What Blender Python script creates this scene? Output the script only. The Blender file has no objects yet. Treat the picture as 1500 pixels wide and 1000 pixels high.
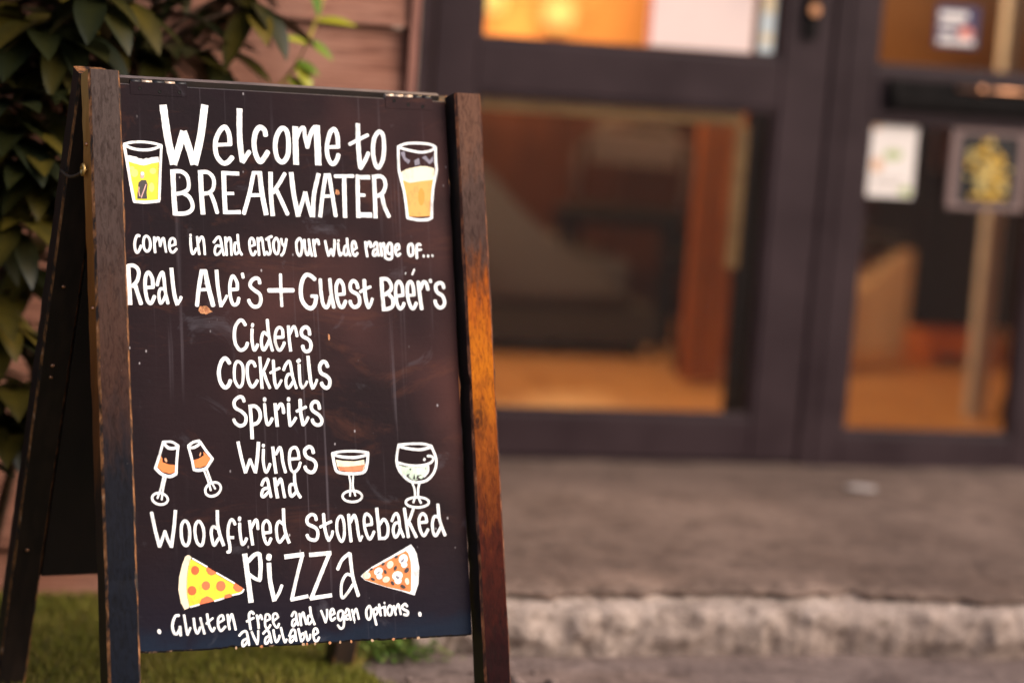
import bpy, bmesh, math, random
from mathutils import Vector, Matrix, noise
from mathutils.geometry import tessellate_polygon
random.seed(11)
R = math.radians
S = bpy.context.scene
C = S.collection

# ------------------------------------------------------------------ camera, light, exposure
# world: x along the shop front, y into the building, z up; metres; the lens stands over the origin
cam_d = bpy.data.cameras.new('camera')
cam = bpy.data.objects.new('camera', cam_d); C.objects.link(cam)
cam.matrix_world = (Matrix.Translation((0, 0, 1.1562)) @ Matrix.Rotation(-0.28234, 4, 'Z')
                    @ Matrix.Rotation(math.pi / 2 - 0.131375, 4, 'X') @ Matrix.Rotation(0.07404, 4, 'Z'))
cam_d.sensor_width = 36.0; cam_d.lens = 84.96
cam_d.clip_start = 0.05; cam_d.clip_end = 2000
cam_d.dof.use_dof = True; cam_d.dof.focus_distance = 3.64; cam_d.dof.aperture_fstop = 1.35
S.camera = cam

SUN_EL, SUN_AZ = R(36), R(130)          # soft hazy sun from the right
w = bpy.data.worlds.new('World'); S.world = w; w.use_nodes = True
nt = w.node_tree
sky = nt.nodes.new('ShaderNodeTexSky'); sky.sky_type = 'NISHITA'; sky.sun_disc = False
sky.sun_elevation = SUN_EL; sky.sun_rotation = SUN_AZ
sky.air_density = 1.0; sky.dust_density = 4.0; sky.ozone_density = 1.0
nt.links.new(sky.outputs[0], nt.nodes['Background'].inputs[0])
nt.nodes['Background'].inputs[1].default_value = 0.145
sd = bpy.data.lights.new('sun', 'SUN'); so = bpy.data.objects.new('sun', sd); C.objects.link(so)
sd.energy = 2.6; sd.angle = R(55); sd.color = (1.0, 0.90, 0.80)
sv = Vector((math.sin(SUN_AZ) * math.cos(SUN_EL), math.cos(SUN_AZ) * math.cos(SUN_EL), math.sin(SUN_EL)))
so.rotation_euler = sv.to_track_quat('Z', 'Y').to_euler()
S.view_settings.view_transform = 'Standard'; S.view_settings.look = 'None'
S.view_settings.exposure = 0.25; S.view_settings.gamma = 1.0
S.render.engine = 'CYCLES'
S.cycles.use_denoising = True
S.cycles.max_bounces = 8; S.cycles.transparent_max_bounces = 12
S.cycles.sample_clamp_indirect = 6.0; S.cycles.caustics_reflective = False; S.cycles.caustics_refractive = False

# ------------------------------------------------------------------ helpers
def tag(o, label=None, cat=None, group=None, kind=None):
    if label: o['label'] = label
    if cat: o['category'] = cat
    if group: o['group'] = group
    if kind: o['kind'] = kind
    return o

def empty(name, loc=(0, 0, 0), rz=0.0):
    o = bpy.data.objects.new(name, None); C.objects.link(o)
    o.location = loc; o.rotation_euler = (0, 0, rz); o.empty_display_size = 0.1
    return o

def link(name, me, mats, parent=None, smooth=False):
    for m in (mats if isinstance(mats, (list, tuple)) else [mats]): me.materials.append(m)
    o = bpy.data.objects.new(name, me); C.objects.link(o)
    if parent: o.parent = parent
    if smooth:
        for p in me.polygons: p.use_smooth = True
    return o

def from_bm(name, bm, mats, parent=None, smooth=False):
    me = bpy.data.meshes.new(name); bm.to_mesh(me); bm.free()
    return link(name, me, mats, parent, smooth)

def box(bm, x0, x1, y0, y1, z0, z1, bev=0.0, mi=0):
    vs = [bm.verts.new((x, y, z)) for x in (x0, x1) for y in (y0, y1) for z in (z0, z1)]
    fs = [bm.faces.new([vs[i] for i in q]) for q in ((0, 1, 3, 2), (4, 6, 7, 5), (0, 4, 5, 1), (2, 3, 7, 6), (0, 2, 6, 4), (1, 5, 7, 3))]
    for f in fs: f.material_index = mi
    if bev > 0:
        es = list({e for f in fs for e in f.edges})
        r = bmesh.ops.bevel(bm, geom=es, offset=bev, segments=2, profile=0.5, affect='EDGES', clamp_overlap=True)
        for f in r['faces']: f.material_index = mi
    return fs

def boxes(name, lst, mats, parent=None, bev=0.002):
    bm = bmesh.new()
    for b in lst: box(bm, *b[:6], bev=bev, mi=b[6] if len(b) > 6 else 0)
    return from_bm(name, bm, mats, parent)

def tube(bm, pts, r, seg=8, mi=0, r1=None):
    pts = [Vector(p) for p in pts]; rings = []
    n = len(pts)
    for i, p in enumerate(pts):
        d = (pts[min(i + 1, n - 1)] - pts[max(i - 1, 0)]).normalized()
        a = d.cross(Vector((0.13, 0.31, 0.94)) if abs(d.z) < 0.9 else Vector((1, 0, 0))).normalized(); b = d.cross(a)
        rr = r if r1 is None else r + (r1 - r) * i / (n - 1)
        rings.append([bm.verts.new(p + a * rr * math.cos(6.2832 * k / seg) + b * rr * math.sin(6.2832 * k / seg)) for k in range(seg)])
    for A, B in zip(rings, rings[1:]):
        for k in range(seg):
            f = bm.faces.new((A[k], A[(k + 1) % seg], B[(k + 1) % seg], B[k])); f.material_index = mi; f.smooth = True
    for rg in (rings[0][::-1], rings[-1]):
        f = bm.faces.new(rg); f.material_index = mi

def lathe(bm, prof, cx, cy, cz, seg=20, mi=0):
    rings = [[bm.verts.new((cx + r * math.cos(6.2832 * k / seg), cy + r * math.sin(6.2832 * k / seg), cz + z)) for k in range(seg)] for r, z in prof]
    for A, B in zip(rings, rings[1:]):
        for k in range(seg):
            f = bm.faces.new((A[k], A[(k + 1) % seg], B[(k + 1) % seg], B[k])); f.smooth = True; f.material_index = mi

# ------------------------------------------------------------------ materials
class NT:
    def __init__(s, name, rough=0.6, spec=0.5, metal=0.0):
        s.m = bpy.data.materials.new(name); s.m.use_nodes = True
        s.t = s.m.node_tree; s.b = s.t.nodes['Principled BSDF']
        s.b.inputs['Roughness'].default_value = rough
        s.b.inputs['Specular IOR Level'].default_value = spec
        s.b.inputs['Metallic'].default_value = metal
        s.co = s.t.nodes.new('ShaderNodeTexCoord')
    def n(s, typ, **kw):
        nd = s.t.nodes.new(typ)
        for k, v in kw.items():
            if k.startswith('_'): setattr(nd, k[1:], v)
            else: nd.inputs[k].default_value = v
        return nd
    def l(s, a, b): s.t.links.new(a, b)
    def obj(s, scale=(1, 1, 1), loc=(0, 0, 0), rot=(0, 0, 0)):
        mp = s.n('ShaderNodeMapping'); mp.inputs['Scale'].default_value = scale
        mp.inputs['Location'].default_value = loc; mp.inputs['Rotation'].default_value = rot
        s.l(s.co.outputs['Object'], mp.inputs[0]); return mp.outputs[0]
    def noise(s, vec, scale, detail=4, rough=0.55, dist=0.0):
        nd = s.n('ShaderNodeTexNoise', Scale=scale, Detail=detail, Roughness=rough, Distortion=dist)
        s.l(vec, nd.inputs['Vector']); return nd.outputs['Fac']
    def ramp(s, fac, stops, interp='LINEAR'):
        nd = s.n('ShaderNodeValToRGB'); cr = nd.color_ramp; cr.interpolation = interp
        while len(cr.elements) < len(stops): cr.elements.new(0.5)
        for e, (p, c) in zip(cr.elements, stops):
            e.position = p; e.color = (c, c, c, 1) if isinstance(c, (int, float)) else (*c, 1)
        s.l(fac, nd.inputs[0]); return nd.outputs[0]
    def mix(s, fac, a, b, mode='MIX'):
        nd = s.n('ShaderNodeMix', _data_type='RGBA', _blend_type=mode)
        for v, i in ((fac, 0), (a, 6), (b, 7)):
            if isinstance(v, (int, float)): nd.inputs[i].default_value = v
            elif isinstance(v, tuple): nd.inputs[i].default_value = (*v, 1)
            else: s.l(v, nd.inputs[i])
        return nd.outputs[2]
    def math(s, op, a, b=0.0, c=None):
        nd = s.n('ShaderNodeMath', _operation=op)
        for v, i in ((a, 0), (b, 1)) + (((c, 2),) if c is not None else ()):
            if isinstance(v, (int, float)): nd.inputs[i].default_value = v
            else: s.l(v, nd.inputs[i])
        return nd.outputs[0]
    def xyz(s, vec):
        nd = s.n('ShaderNodeSeparateXYZ'); s.l(vec, nd.inputs[0]); return nd.outputs
    def col(s, c):
        if isinstance(c, tuple): s.b.inputs['Base Color'].default_value = (*c, 1)
        else: s.l(c, s.b.inputs['Base Color'])
    def rough(s, c): s.l(c, s.b.inputs['Roughness'])
    def bump(s, h, strength=0.3, dist=0.002):
        nd = s.n('ShaderNodeBump', Strength=strength, Distance=dist); s.l(h, nd.inputs['Height'])
        s.l(nd.outputs[0], s.b.inputs['Normal'])

def noisy(name, a, b, scale=20, stretch=(1, 1, 1), rough=0.6, bump=0.2, dist=0.002, spec=0.5, metal=0.0, lo=0.35, hi=0.65, detail=5):
    k = NT(name, rough, spec, metal)
    f = k.noise(k.obj(stretch), scale, detail)
    k.col(k.ramp(f, [(lo, a), (hi, b)]))
    if bump: k.bump(f, bump, dist)
    return k.m

def flat_paint(name, c, rough=0.55, thin=0.95):
    k = NT(name, rough, 0.35)
    f = k.noise(k.obj((1, 1, 0.4)), 160, 3); g = k.noise(k.obj((1, 1, 0.5), (3, 1, 2), (0, .6, 0)), 75, 4, .65)
    k.col(k.mix(k.ramp(g, [(0.32, 0.0), (0.50, 1.0)]), tuple(x * thin for x in c), c)); k.bump(f, 0.15, 0.0004)
    return k.m
# ================================================================== SETTING: ground, lawn, step
def concrete(name, a, b, dark, sc=1.0):
    k = NT(name, 0.85, 0.3)
    v = k.obj()
    n1 = k.noise(v, 2.2 * sc, 7, 0.62, .5); n2 = k.noise(v, 38 * sc, 5, 0.65); n3 = k.noise(v, 190, 3, 0.6)
    c = k.mix(k.ramp(n1, [(0.3, 0.0), (0.7, 1.0)]), a, b)
    c = k.mix(k.ramp(n2, [(0.3, 0.75), (0.5, 0.0)]), c, dark)
    n4 = k.noise(k.obj((1, 1, 1), (4, 2, 1)), 9 * sc, 6, .7, .8)
    c = k.mix(k.ramp(n4, [(0.36, 0.7), (0.5, 0.0)]), c, dark)
    c = k.mix(k.ramp(n4, [(0.58, 0.0), (0.74, 0.55)]), c, tuple(min(1, q * 1.45) for q in b))
    c = k.mix(k.ramp(n3, [(0.56, 0.0), (0.74, 0.5)]), c, tuple(min(1, x * 1.8) for x in b))
    k.col(c)
    h = k.math('ADD', k.math('MULTIPLY', n2, 1.0), k.math('MULTIPLY', n3, 0.35))
    k.bump(h, 0.9, 0.006)
    return k.m
M_path = concrete('worn_concrete', (0.13, 0.088, 0.078), (0.24, 0.175, 0.155), (0.075, 0.050, 0.044))
M_step = concrete('step_concrete', (0.098, 0.061, 0.047), (0.235, 0.160, 0.128), (0.064, 0.040, 0.031))
M_stepface = concrete('rough_step_face', (0.26, 0.19, 0.16), (0.42, 0.33, 0.285), (0.13, 0.09, 0.07), 1.6)

def sheet(name, x0, x1, y0, y1, z, nx, ny, amp, mat, sc=6, kind='structure'):
    bm = bmesh.new(); g = []
    for j in range(ny + 1):
        row = []
        for i in range(nx + 1):
            x = x0 + (x1 - x0) * i / nx; y = y0 + (y1 - y0) * j / ny
            row.append(bm.verts.new((x, y, z + amp * noise.fractal(Vector((x * sc, y * sc, 1.7)), 0.9, 2.1, 4))))
        g.append(row)
    for j in range(ny):
        for i in range(nx): bm.faces.new((g[j][i], g[j][i + 1], g[j + 1][i + 1], g[j + 1][i]))
    o = from_bm(name, bm, mat, smooth=True); tag(o, kind=kind); return o
sheet('ground', -60, 60, -60, 40, -0.03, 8, 8, 0.0, M_path)
tag(sheet('pavement', 0.9, 6.5, 1.2, 4.25, -0.004, 220, 120, 0.006, M_path, 7),)

# step in front of the door: worn slab over a rough face
def make_step():
    bm = bmesh.new()
    prof = [(5.60, .118), (5.45, .122), (5.0, .124), (4.6, .125), (4.40, .125), (4.28, .124), (4.215, .122), (4.190, .117), (4.182, .110), (4.190, .103), (4.196, .098),
            (4.176, .094), (4.160, .086), (4.153, .072), (4.152, .056), (4.155, .040), (4.158, .024), (4.165, .008), (4.172, -.02)]
    xs = [1.06 + 5.2 * i / 520 for i in range(521)]
    g = []
    for x in xs:
        row = []
        for k, (y, z) in enumerate(prof):
            e = noise.fractal(Vector((x * 3.1, 0.3, 2.0)), 0.9, 2.0, 5)
            fine = noise.fractal(Vector((x * 17, k * 0.55, 7.0)), 0.8, 2.2, 5)
            yy, zz = y, z
            if 6 <= k <= 10: yy += 0.034 * e + 0.009 * fine; zz += 0.007 * fine + 0.006 * e
            elif k > 10: yy += 0.022 * e + 0.016 * fine; zz += 0.004 * fine * (k < 17)
            else: zz += 0.003 * noise.fractal(Vector((x * 4, y * 4, 0)), 0.9, 2, 4)
            row.append(bm.verts.new((x, yy, zz)))
        g.append(row)
    for A, B in zip(g, g[1:]):
        for k in range(len(prof) - 1):
            f = bm.faces.new((A[k], A[k + 1], B[k + 1], B[k])); f.material_index = 1 if k >= 9 else 0; f.smooth = True
    bm.faces.new(g[0][::-1])
    o = from_bm('step', bm, [M_step, M_stepface]); tag(o, kind='structure')
make_step()

# lawn left of the step
M_soil = noisy('lawn_soil', (0.07, 0.062, 0.013), (0.12, 0.10, 0.022), 30, rough=0.95, bump=0.6, dist=0.006)
def lawn_edge(y): return 1.01 + 0.05 * math.sin(y * 9) + 0.06 * noise.noise(Vector((0, y * 6, 3)))
def in_lawn(x, y): return x < lawn_edge(y)
bm = bmesh.new(); prev = None
for j in range(61):
    y = 0.8 + 3.79 * j / 60
    cur = (bm.verts.new((-3.0, y, 0.0)), bm.verts.new((lawn_edge(y), y, 0.001)))
    if prev: bm.faces.new((prev[0], prev[1], cur[1], cur[0]))
    prev = cur
tag(from_bm('lawn', bm, M_soil), kind='structure')

k = NT('grass_blade', 0.7, 0.2)
at_ = k.n('ShaderNodeAttribute', _attribute_name='tint')
k.col(k.ramp(at_.outputs['Fac'], [(0.0, (0.11, 0.12, 0.012)), (0.45, (0.18, 0.168, 0.021)), (0.8, (0.25, 0.19, 0.04)), (1.0, (0.28, 0.20, 0.06))]))
M_grass = k.m
def grass():
    vs, fs, tint = [], [], []
    for q in range(150000):
        x, y = (random.uniform(0.05, 1.14), random.uniform(3.2, 4.585)) if q < 46000 else (random.uniform(-2.2, 1.14), random.uniform(1.6, 4.585))
        if not in_lawn(x, y):
            continue
        h = random.uniform(0.010, 0.022); a = random.uniform(0, 6.283); wd = random.uniform(0.0009, 0.0017)
        la = random.uniform(0, 6.283); ln = random.uniform(0.002, 0.014)
        dx, dy = math.cos(a) * wd, math.sin(a) * wd
        i = len(vs)
        vs += [(x - dx, y - dy, 0), (x + dx, y + dy, 0), (x + math.cos(la) * ln, y + math.sin(la) * ln, h)]
        fs.append((i, i + 1, i + 2))
        t = min(1, max(0, random.gauss(0.5, 0.22) + 0.5 * noise.noise(Vector((x * 5, y * 5, 0))))); tint += [t, t, t]
    me = bpy.data.meshes.new('grass'); me.from_pydata(vs, [], fs)
    me.attributes.new('tint', 'FLOAT', 'POINT').data.foreach_set('value', tint)
    tag(link('grass', me, M_grass), 'short olive brown turf under the chalkboard sign', 'grass', kind='stuff')
grass()

def leaf_geo(vs, fs, tint, base, d, up, ln, wd, t, droop=0.35, ns=5):
    """one pointed leaf with a folded midrib, growing from base along d"""
    d = d.normalized(); sdv = d.cross(up).normalized(); nv = sdv.cross(d).normalized()
    i0 = len(vs); p = base.copy(); dd = d.copy()
    for s in range(ns + 1):
        u = s / ns
        ww = wd * (math.sin(math.pi * min(1, (0.06 + 0.94 * u)) ** 0.85) ** 0.8 if u < 1 else 0.02) * 0.5
        vs += [tuple(p - sdv * ww + nv * ww * 0.28), tuple(p), tuple(p + sdv * ww + nv * ww * 0.28)]
        tint += [t, min(1, t + 0.16), t]
        dd = (dd - Vector((0, 0, 1)) * droop / ns).normalized(); p = p + dd * ln / ns
        nv = sdv.cross(dd).normalized()
    for s in range(ns):
        a = i0 + s * 3
        fs += [(a, a + 1, a + 4, a + 3), (a + 1, a + 2, a + 5, a + 4)]

# weeds and pebbles at the edge of the lawn
def weeds():
    vs, fs, tint = [], [], []
    for _ in range(420):
        y = random.uniform(4.10, 4.30); x = 1.02 + random.gauss(0, 0.055)
        h = random.uniform(0, 0.03)
        a = random.uniform(0, 6.283)
        leaf_geo(vs, fs, tint, Vector((x, y, h)), Vector((math.cos(a), math.sin(a), random.uniform(0.2, 1.3))), Vector((0, 0, 1)),
                 random.uniform(0.012, 0.03), random.uniform(0.006, 0.012), random.random(), 0.8, 3)
    me = bpy.data.meshes.new('weeds'); me.from_pydata(vs, [], fs)
    me.attributes.new('tint', 'FLOAT', 'POINT').data.foreach_set('value', tint)
    k = NT('weed_leaf', 0.55, 0.3); a = k.n('ShaderNodeAttribute', _attribute_name='tint')
    k.col(k.ramp(a.outputs['Fac'], [(0, (0.03, 0.06, 0.01)), (0.6, (0.07, 0.125, 0.015)), (1, (0.16, 0.19, 0.04))]))
    tag(link('weeds', me, k.m, smooth=True), 'green weeds and moss where the turf meets the concrete', 'weeds', kind='stuff')
weeds()
def pebbles():
    bm = bmesh.new()
    for _ in range(40):
        x = random.uniform(0.98, 1.30); y = random.uniform(3.95, 4.30); r = random.choice((0.003, 0.004, 0.006, 0.011))
        m = Matrix.Translation((x, y, r * 0.3)) @ Matrix.Rotation(random.uniform(0, 6), 4, 'Z') @ Matrix.Diagonal((r * random.uniform(1, 1.7), r, r * random.uniform(.5, .8), 1))
        vv = bmesh.ops.create_icosphere(bm, subdivisions=2, radius=1, matrix=m)['verts']
        for v in vv: v.co += Vector((1, 1, 1)) * r * 0.25 * noise.noise(v.co * 120)
    o = from_bm('pebbles', bm, noisy('pebble_stone', (0.11, 0.075, 0.065), (0.24, 0.17, 0.15), 60, rough=0.85), smooth=True)
    tag(o, 'loose pale pebbles beside the foot of the step', 'pebbles', kind='stuff')
pebbles()

# pale scrap trodden flat on the step
bm = bmesh.new(); pts = []
for i in range(16):
    a = 6.2832 * i / 16; r = 1 + .3 * noise.noise(Vector((math.cos(a) * 1.5, math.sin(a) * 1.5, 3)))
    pts.append((.038 * r * math.cos(a), .030 * r * math.sin(a)))
A = [bm.verts.new((x, y, .0012 + .002 * noise.noise(Vector((x * 60, y * 60, 0))))) for x, y in pts]; B = [bm.verts.new((x * .97, y * .97, -.001)) for x, y in pts]
bm.faces.new(A); bm.faces.new(B[::-1])
for i in range(16): bm.faces.new((B[i], B[(i + 1) % 16], A[(i + 1) % 16], A[i]))
o = from_bm('paper_scrap', bm, noisy('trodden_paper', (0.34, 0.28, 0.26), (0.55, 0.48, 0.45), 60, rough=.9)); o.location = (2.381, 5.161, 0.128)
tag(o, 'pale flattened paper scrap on the step in front of the side window', 'paper scrap')

# ================================================================== TIMBER WALL (left)
def timber(name, a, b, dark, ax=(1.2, 1, 22), sc=5, rough=0.8):
    k = NT(name, rough, 0.25)
    v = k.obj(ax); g = k.noise(v, sc, 7, 0.6, 0.4); f = k.noise(k.obj(), 3.2, 5, 0.6); fine = k.noise(k.obj((ax[0] * 2, 1, ax[2] * 4)), sc * 4, 4, 0.6)
    c = k.mix(k.ramp(f, [(0.32, 0.0), (0.68, 1.0)]), a, b)
    c = k.mix(k.ramp(g, [(0.33, 0.85), (0.52, 0.0)]), c, dark)
    k.col(c); k.bump(k.math('ADD', g, k.math('MULTIPLY', fine, 0.5)), 0.5, 0.004)
    return k.m
M_clad = timber('weathered_cladding', (0.28, 0.11, 0.068), (0.38, 0.19, 0.138), (0.12, 0.042, 0.026))
wall = empty('timber_wall', (-1.2, 4.6, 0))
tag(wall, 'weathered pinkish brown wall of broad horizontal boards behind the shrub', 'timber wall')
bm = bmesh.new()
for i in range(12):
    z0 = -0.12 + 0.2073 * i
    j = random.uniform(-0.0015, 0.0015)
    # each board leans out a little over the one below and leaves a shadow gap
    x0, x1 = -3.0, 2.279
    P = [(0.000 + j, z0 + 0.006), (0.022 + j, z0 + 0.2073), (0.05, z0 + 0.2073), (0.05, z0 + 0.006)]
    A = [bm.verts.new((x0, p[0] - 0.0, p[1])) for p in P]; B = [bm.verts.new((x1, p[0], p[1])) for p in P]
    for q in range(4): bm.faces.new((A[q], B[q], B[(q + 1) % 4], A[(q + 1) % 4]))
    bm.faces.new(A[::-1]); bm.faces.new(B)
from_bm('board', bm, M_clad, wall)
boxes('corner_trim', [(2.281, 2.299, -0.008, 0.06, 0, 2.4)], timber('trim_wood', (0.26, 0.11, 0.08), (0.33, 0.155, 0.12), (0.14, 0.06, 0.045), (14, 14, 1)), wall)
boxes('backing', [(-3.0, 2.262, 0.056, 0.86, -0.02, 2.36)], noisy('dark_backing', (0.02, 0.014, 0.01), (0.035, 0.025, 0.02), 8), wall)

# ================================================================== SHOP FRONT
k = NT('frame_aluminium', 0.42, 0.2)
f1 = k.noise(k.obj((1, 1, 1)), 6, 5); f2 = k.noise(k.obj((1, 1, 1)), 240, 2)
k.col(k.mix(k.ramp(f1, [(0.3, 0.0), (0.7, 1.0)]), (0.022, 0.0115, 0.0145), (0.034, 0.018, 0.0215)))
k.rough(k.ramp(f1, [(0.3, 0.36), (0.7, 0.55)])); k.bump(f2, 0.08, 0.0004)
M_alu = k.m
M_rubber = noisy('black_gasket', (0.008, 0.007, 0.008), (0.014, 0.012, 0.013), 60, rough=0.6)
M_black = noisy('black_plastic', (0.005, 0.004, 0.004), (0.010, 0.008, 0.008), 30, rough=0.5, spec=.06)
M_copper = noisy('copper_metal', (0.55, 0.25, 0.13), (0.75, 0.38, 0.22), 40, rough=0.3, metal=1.0)
M_steel = noisy('steel', (0.5, 0.45, 0.42), (0.65, 0.6, 0.58), 60, rough=0.3, metal=1.0)
k = NT('window_glass'); t = k.t
out = t.nodes['Material Output']; gl = k.n('ShaderNodeBsdfGlossy', Roughness=0.015); tr = k.n('ShaderNodeBsdfTransparent')
tr.inputs[0].default_value = (0.90, 0.90, 0.88, 1)
fr = k.n('ShaderNodeFresnel', IOR=1.4); mx = k.n('ShaderNodeMixShader')
wob = k.noise(k.obj(), 2.5, 2); bp = k.n('ShaderNodeBump', Strength=0.02, Distance=0.01); k.l(wob, bp.inputs['Height']); k.l(bp.outputs[0], gl.inputs['Normal'])
k.l(fr.outputs[0], mx.inputs[0]); k.l(tr.outputs[0], mx.inputs[1]); k.l(gl.outputs[0], mx.inputs[2]); k.l(mx.outputs[0], out.inputs[0])
M_glass = k.m

YF = 5.455
shop = empty('shopfront', (1.30, YF, 0))
tag(shop, 'dark grey framed glazed shopfront with a door above the concrete step', 'shopfront')
def X(lst): return [(a - 1.30, b - 1.30, c - YF, d - YF, *r) for a, b, c, d, *r in lst]
# fixed frame
boxes('door_frame', X([(1.302, 1.338, YF - .004, YF + .075, .118, 2.26), (1.338, 3.075, YF - .004, YF + .075, 2.13, 2.26), (2.338, 2.372, YF - .004, YF + .075, .095, 2.13),
                       (3.030, 3.075, YF - .004, YF + .075, .095, 2.13), (1.338, 2.338, YF + .01, YF + .085, .100, .128), (2.372, 3.03, YF - .012, YF + .085, .070, .108)]), M_alu, shop, 0.003)
door = boxes('door', X([(1.344, 1.450, YF, YF + .055, .132, 2.122), (2.206, 2.332, YF, YF + .055, .132, 2.122), (1.450, 2.206, YF + .001, YF + .054, .132, .236),
                        (1.450, 2.206, YF + .001, YF + .054, .993, 1.108), (1.450, 2.206, YF + .001, YF + .054, 2.01, 2.122)]), M_alu, shop, 0.004)
def bead(name, par, x0, x1, z0, z1, m=None):
    s = .013
    boxes(name, X([(x0, x1, YF + .006, YF + .018, z0, z0 + s), (x0, x1, YF + .006, YF + .018, z1 - s, z1), (x0, x0 + s, YF + .0065, YF + .0175, z0 + s, z1 - s), (x1 - s, x1, YF + .0065, YF + .0175, z0 + s, z1 - s)]), m or M_alu, par, 0.002)
def pane(par, x0, x1, z0, z1):
    boxes('glass_pane', X([(x0 + .002, x1 - .002, YF + .020, YF + .026, z0 + .002, z1 - .002)]), M_glass, par, 0)
for z0, z1 in ((.236, .993), (1.108, 2.01)):
    bead('glazing_bead', door, 1.450, 2.206, z0, z1); pane(door, 1.450, 2.206, z0, z1)
M_lining = timber('oak_lining', (0.58, 0.30, 0.11), (0.70, 0.40, 0.17), (0.38, 0.17, 0.06), (3, 3, 14), 5, 0.5)
boxes('timber_lining', X([(1.452, 2.13, YF + .030, YF + .050, .945, .990), (2.115, 2.150, YF + .031, YF + .049, .60, .944)]), M_lining, door, 0.002)
# lock and handle on the closing stile
bm = bmesh.new()
box(bm, 2.251 - 1.3, 2.287 - 1.3, -.012, -.0005, 1.165, 1.40, .004)
from_bm('lock_plate', bm, M_black, door)
bm = bmesh.new()
tube(bm, [(2.2695 - 1.3, -.012, 1.235), (2.2695 - 1.3, -.024, 1.235)], .0135, 18)
box(bm, 2.2665 - 1.3, 2.2715 - 1.3, -.0255, -.0238, 1.227, 1.243, .0005)
from_bm('lock_cylinder', bm, M_copper, door)
bm = bmesh.new(); tube(bm, [(2.269 - 1.3, -.012, 1.33), (2.269 - 1.3, -.05, 1.33), (2.262 - 1.3, -.055, 1.33), (2.14 - 1.3, -.055, 1.325)], .009, 12)
from_bm('handle', bm, M_steel, door)
# side light right of the door
sl = boxes('side_light', X([(2.376, 2.447, YF, YF + .055, .112, 2.122), (2.914, 3.026, YF, YF + .055, .112, 2.122), (2.447, 2.914, YF + .001, YF + .054, .112, .205),
                            (2.447, 2.914, YF + .001, YF + .054, .986, 1.108), (2.447, 2.914, YF + .001, YF + .054, 2.01, 2.122)]), M_alu, shop, 0.004)
for z0, z1 in ((.205, .986), (1.108, 2.01)):
    bead('glazing_bead', sl, 2.447, 2.914, z0, z1); pane(sl, 2.447, 2.914, z0, z1)
bm = bmesh.new()
box(bm, 2.482 - 1.3, 2.905 - 1.3, -.016, -.0005, 1.010, 1.086, .004)
box(bm, 2.494 - 1.3, 2.893 - 1.3, -.024, -.0165, 1.020, 1.062, .003)
lp = from_bm('letter_plate', bm, M_black, sl)
bm = bmesh.new(); tube(bm, [(2.66 - 1.3, -.022, 1.072), (2.90 - 1.3, -.022, 1.074)], .0055, 10); tube(bm, [(2.712 - 1.3, -.022, 1.0725), (2.732 - 1.3, -.022, 1.0728)], .011, 14)
from_bm('copper_glint', bm, M_copper, lp)  # copper rod added for the glint reflected on the black bar
# masonry above and right of the frame
M_render = concrete('painted_render', (0.28, 0.2, 0.16), (0.36, 0.27, 0.22), (0.2, 0.14, 0.11))
boxes('wall', X([(1.06, 6.5, YF + .02, YF + .25, 2.262, 3.3), (3.078, 6.5, YF + .02, YF + .25, 0.0, 2.262), (1.098, 1.30, YF - .02, YF + .25, 0.0, 2.262)]), M_render, shop, 0.003)

# ------------------------------------------------------------------ room behind the glass
M_floor = timber('oak_floor', (0.50, 0.27, 0.12), (0.62, 0.37, 0.18), (0.34, 0.16, 0.06), (16, 1.2, 1), 3, 0.35)
M_wains = timber('dark_wainscot', (0.040, 0.011, 0.004), (0.070, 0.021, 0.008), (0.015, 0.005, 0.0025), (14, 14, 1.2), 3, 0.5)
M_ochre = noisy('ochre_plaster', (0.36, 0.17, 0.065), (0.48, 0.25, 0.10), 5, rough=0.8, bump=0.1)
tag(boxes('room_floor', [(1.1, 6.4, 5.54, 9.0, .05, .128)], M_floor, None, 0), kind='structure')
rw = boxes('room_wall', [(1.0, 6.5, 9.0, 9.15, 0.05, 1.06, 0), (1.0, 6.5, 9.02, 9.15, 1.06, 2.7, 1), (0.95, 1.1, 5.54, 9.0, .05, 2.7, 1), (6.4, 6.5, 5.74, 9.0, .05, 2.7, 1)], [M_wains, M_ochre], None, 0)
tag(rw, kind='structure')
tag(boxes('room_ceiling', [(0.9, 6.5, 5.48, 9.2, 2.72, 2.82)], M_ochre, None, 0), kind='structure')
boxes('dado_rail', [(1.1, 6.4, 8.965, 8.999, 1.045, 1.075)], M_wains, rw)
boxes('wainscot_batten', [(x, x + .035, 8.985, 8.999, .13, 1.04) for x in [1.2 + .28 * i for i in range(18)]], M_wains, rw)

def wall_lamp(x, z, label, power):
    t = empty('wall_lamp', (x, 8.93, z)); tag(t, label, 'wall lamp', 'lit wall lamps inside the bar')
    bm = bmesh.new(); lathe(bm, [(0.001, -.055), (.045, -.05), (.055, -.03), (.06, 0), (.052, .035), (.03, .055), (.001, .06)], 0, 0, 0)
    k = NT('lamp_globe'); em = k.n('ShaderNodeEmission', Strength=1.7); em.inputs[0].default_value = (1.0, 0.60, 0.16, 1)
    k.l(em.outputs[0], k.t.nodes['Material Output'].inputs[0])
    from_bm('lamp_shade', bm, k.m, t, True)
    bm = bmesh.new(); box(bm, -.03, .03, .045, .069, -.06, .06, .004); tube(bm, [(0, .05, 0), (0, .03, -.06), (0, 0, -.07), (0, 0, -.056)], .007)
    from_bm('bracket', bm, M_copper, t)
    ld = bpy.data.lights.new('lamp_glow', 'POINT'); ld.energy = power; ld.color = (1.0, 0.56, 0.22); ld.shadow_soft_size = .07
    lo = bpy.data.objects.new('lamp_glow', ld); C.objects.link(lo); lo.parent = t; lo.location = (0, -.35, .05)
wall_lamp(2.40, 1.24, 'glowing amber wall lamp seen through the upper left of the door glass', 20)
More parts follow.
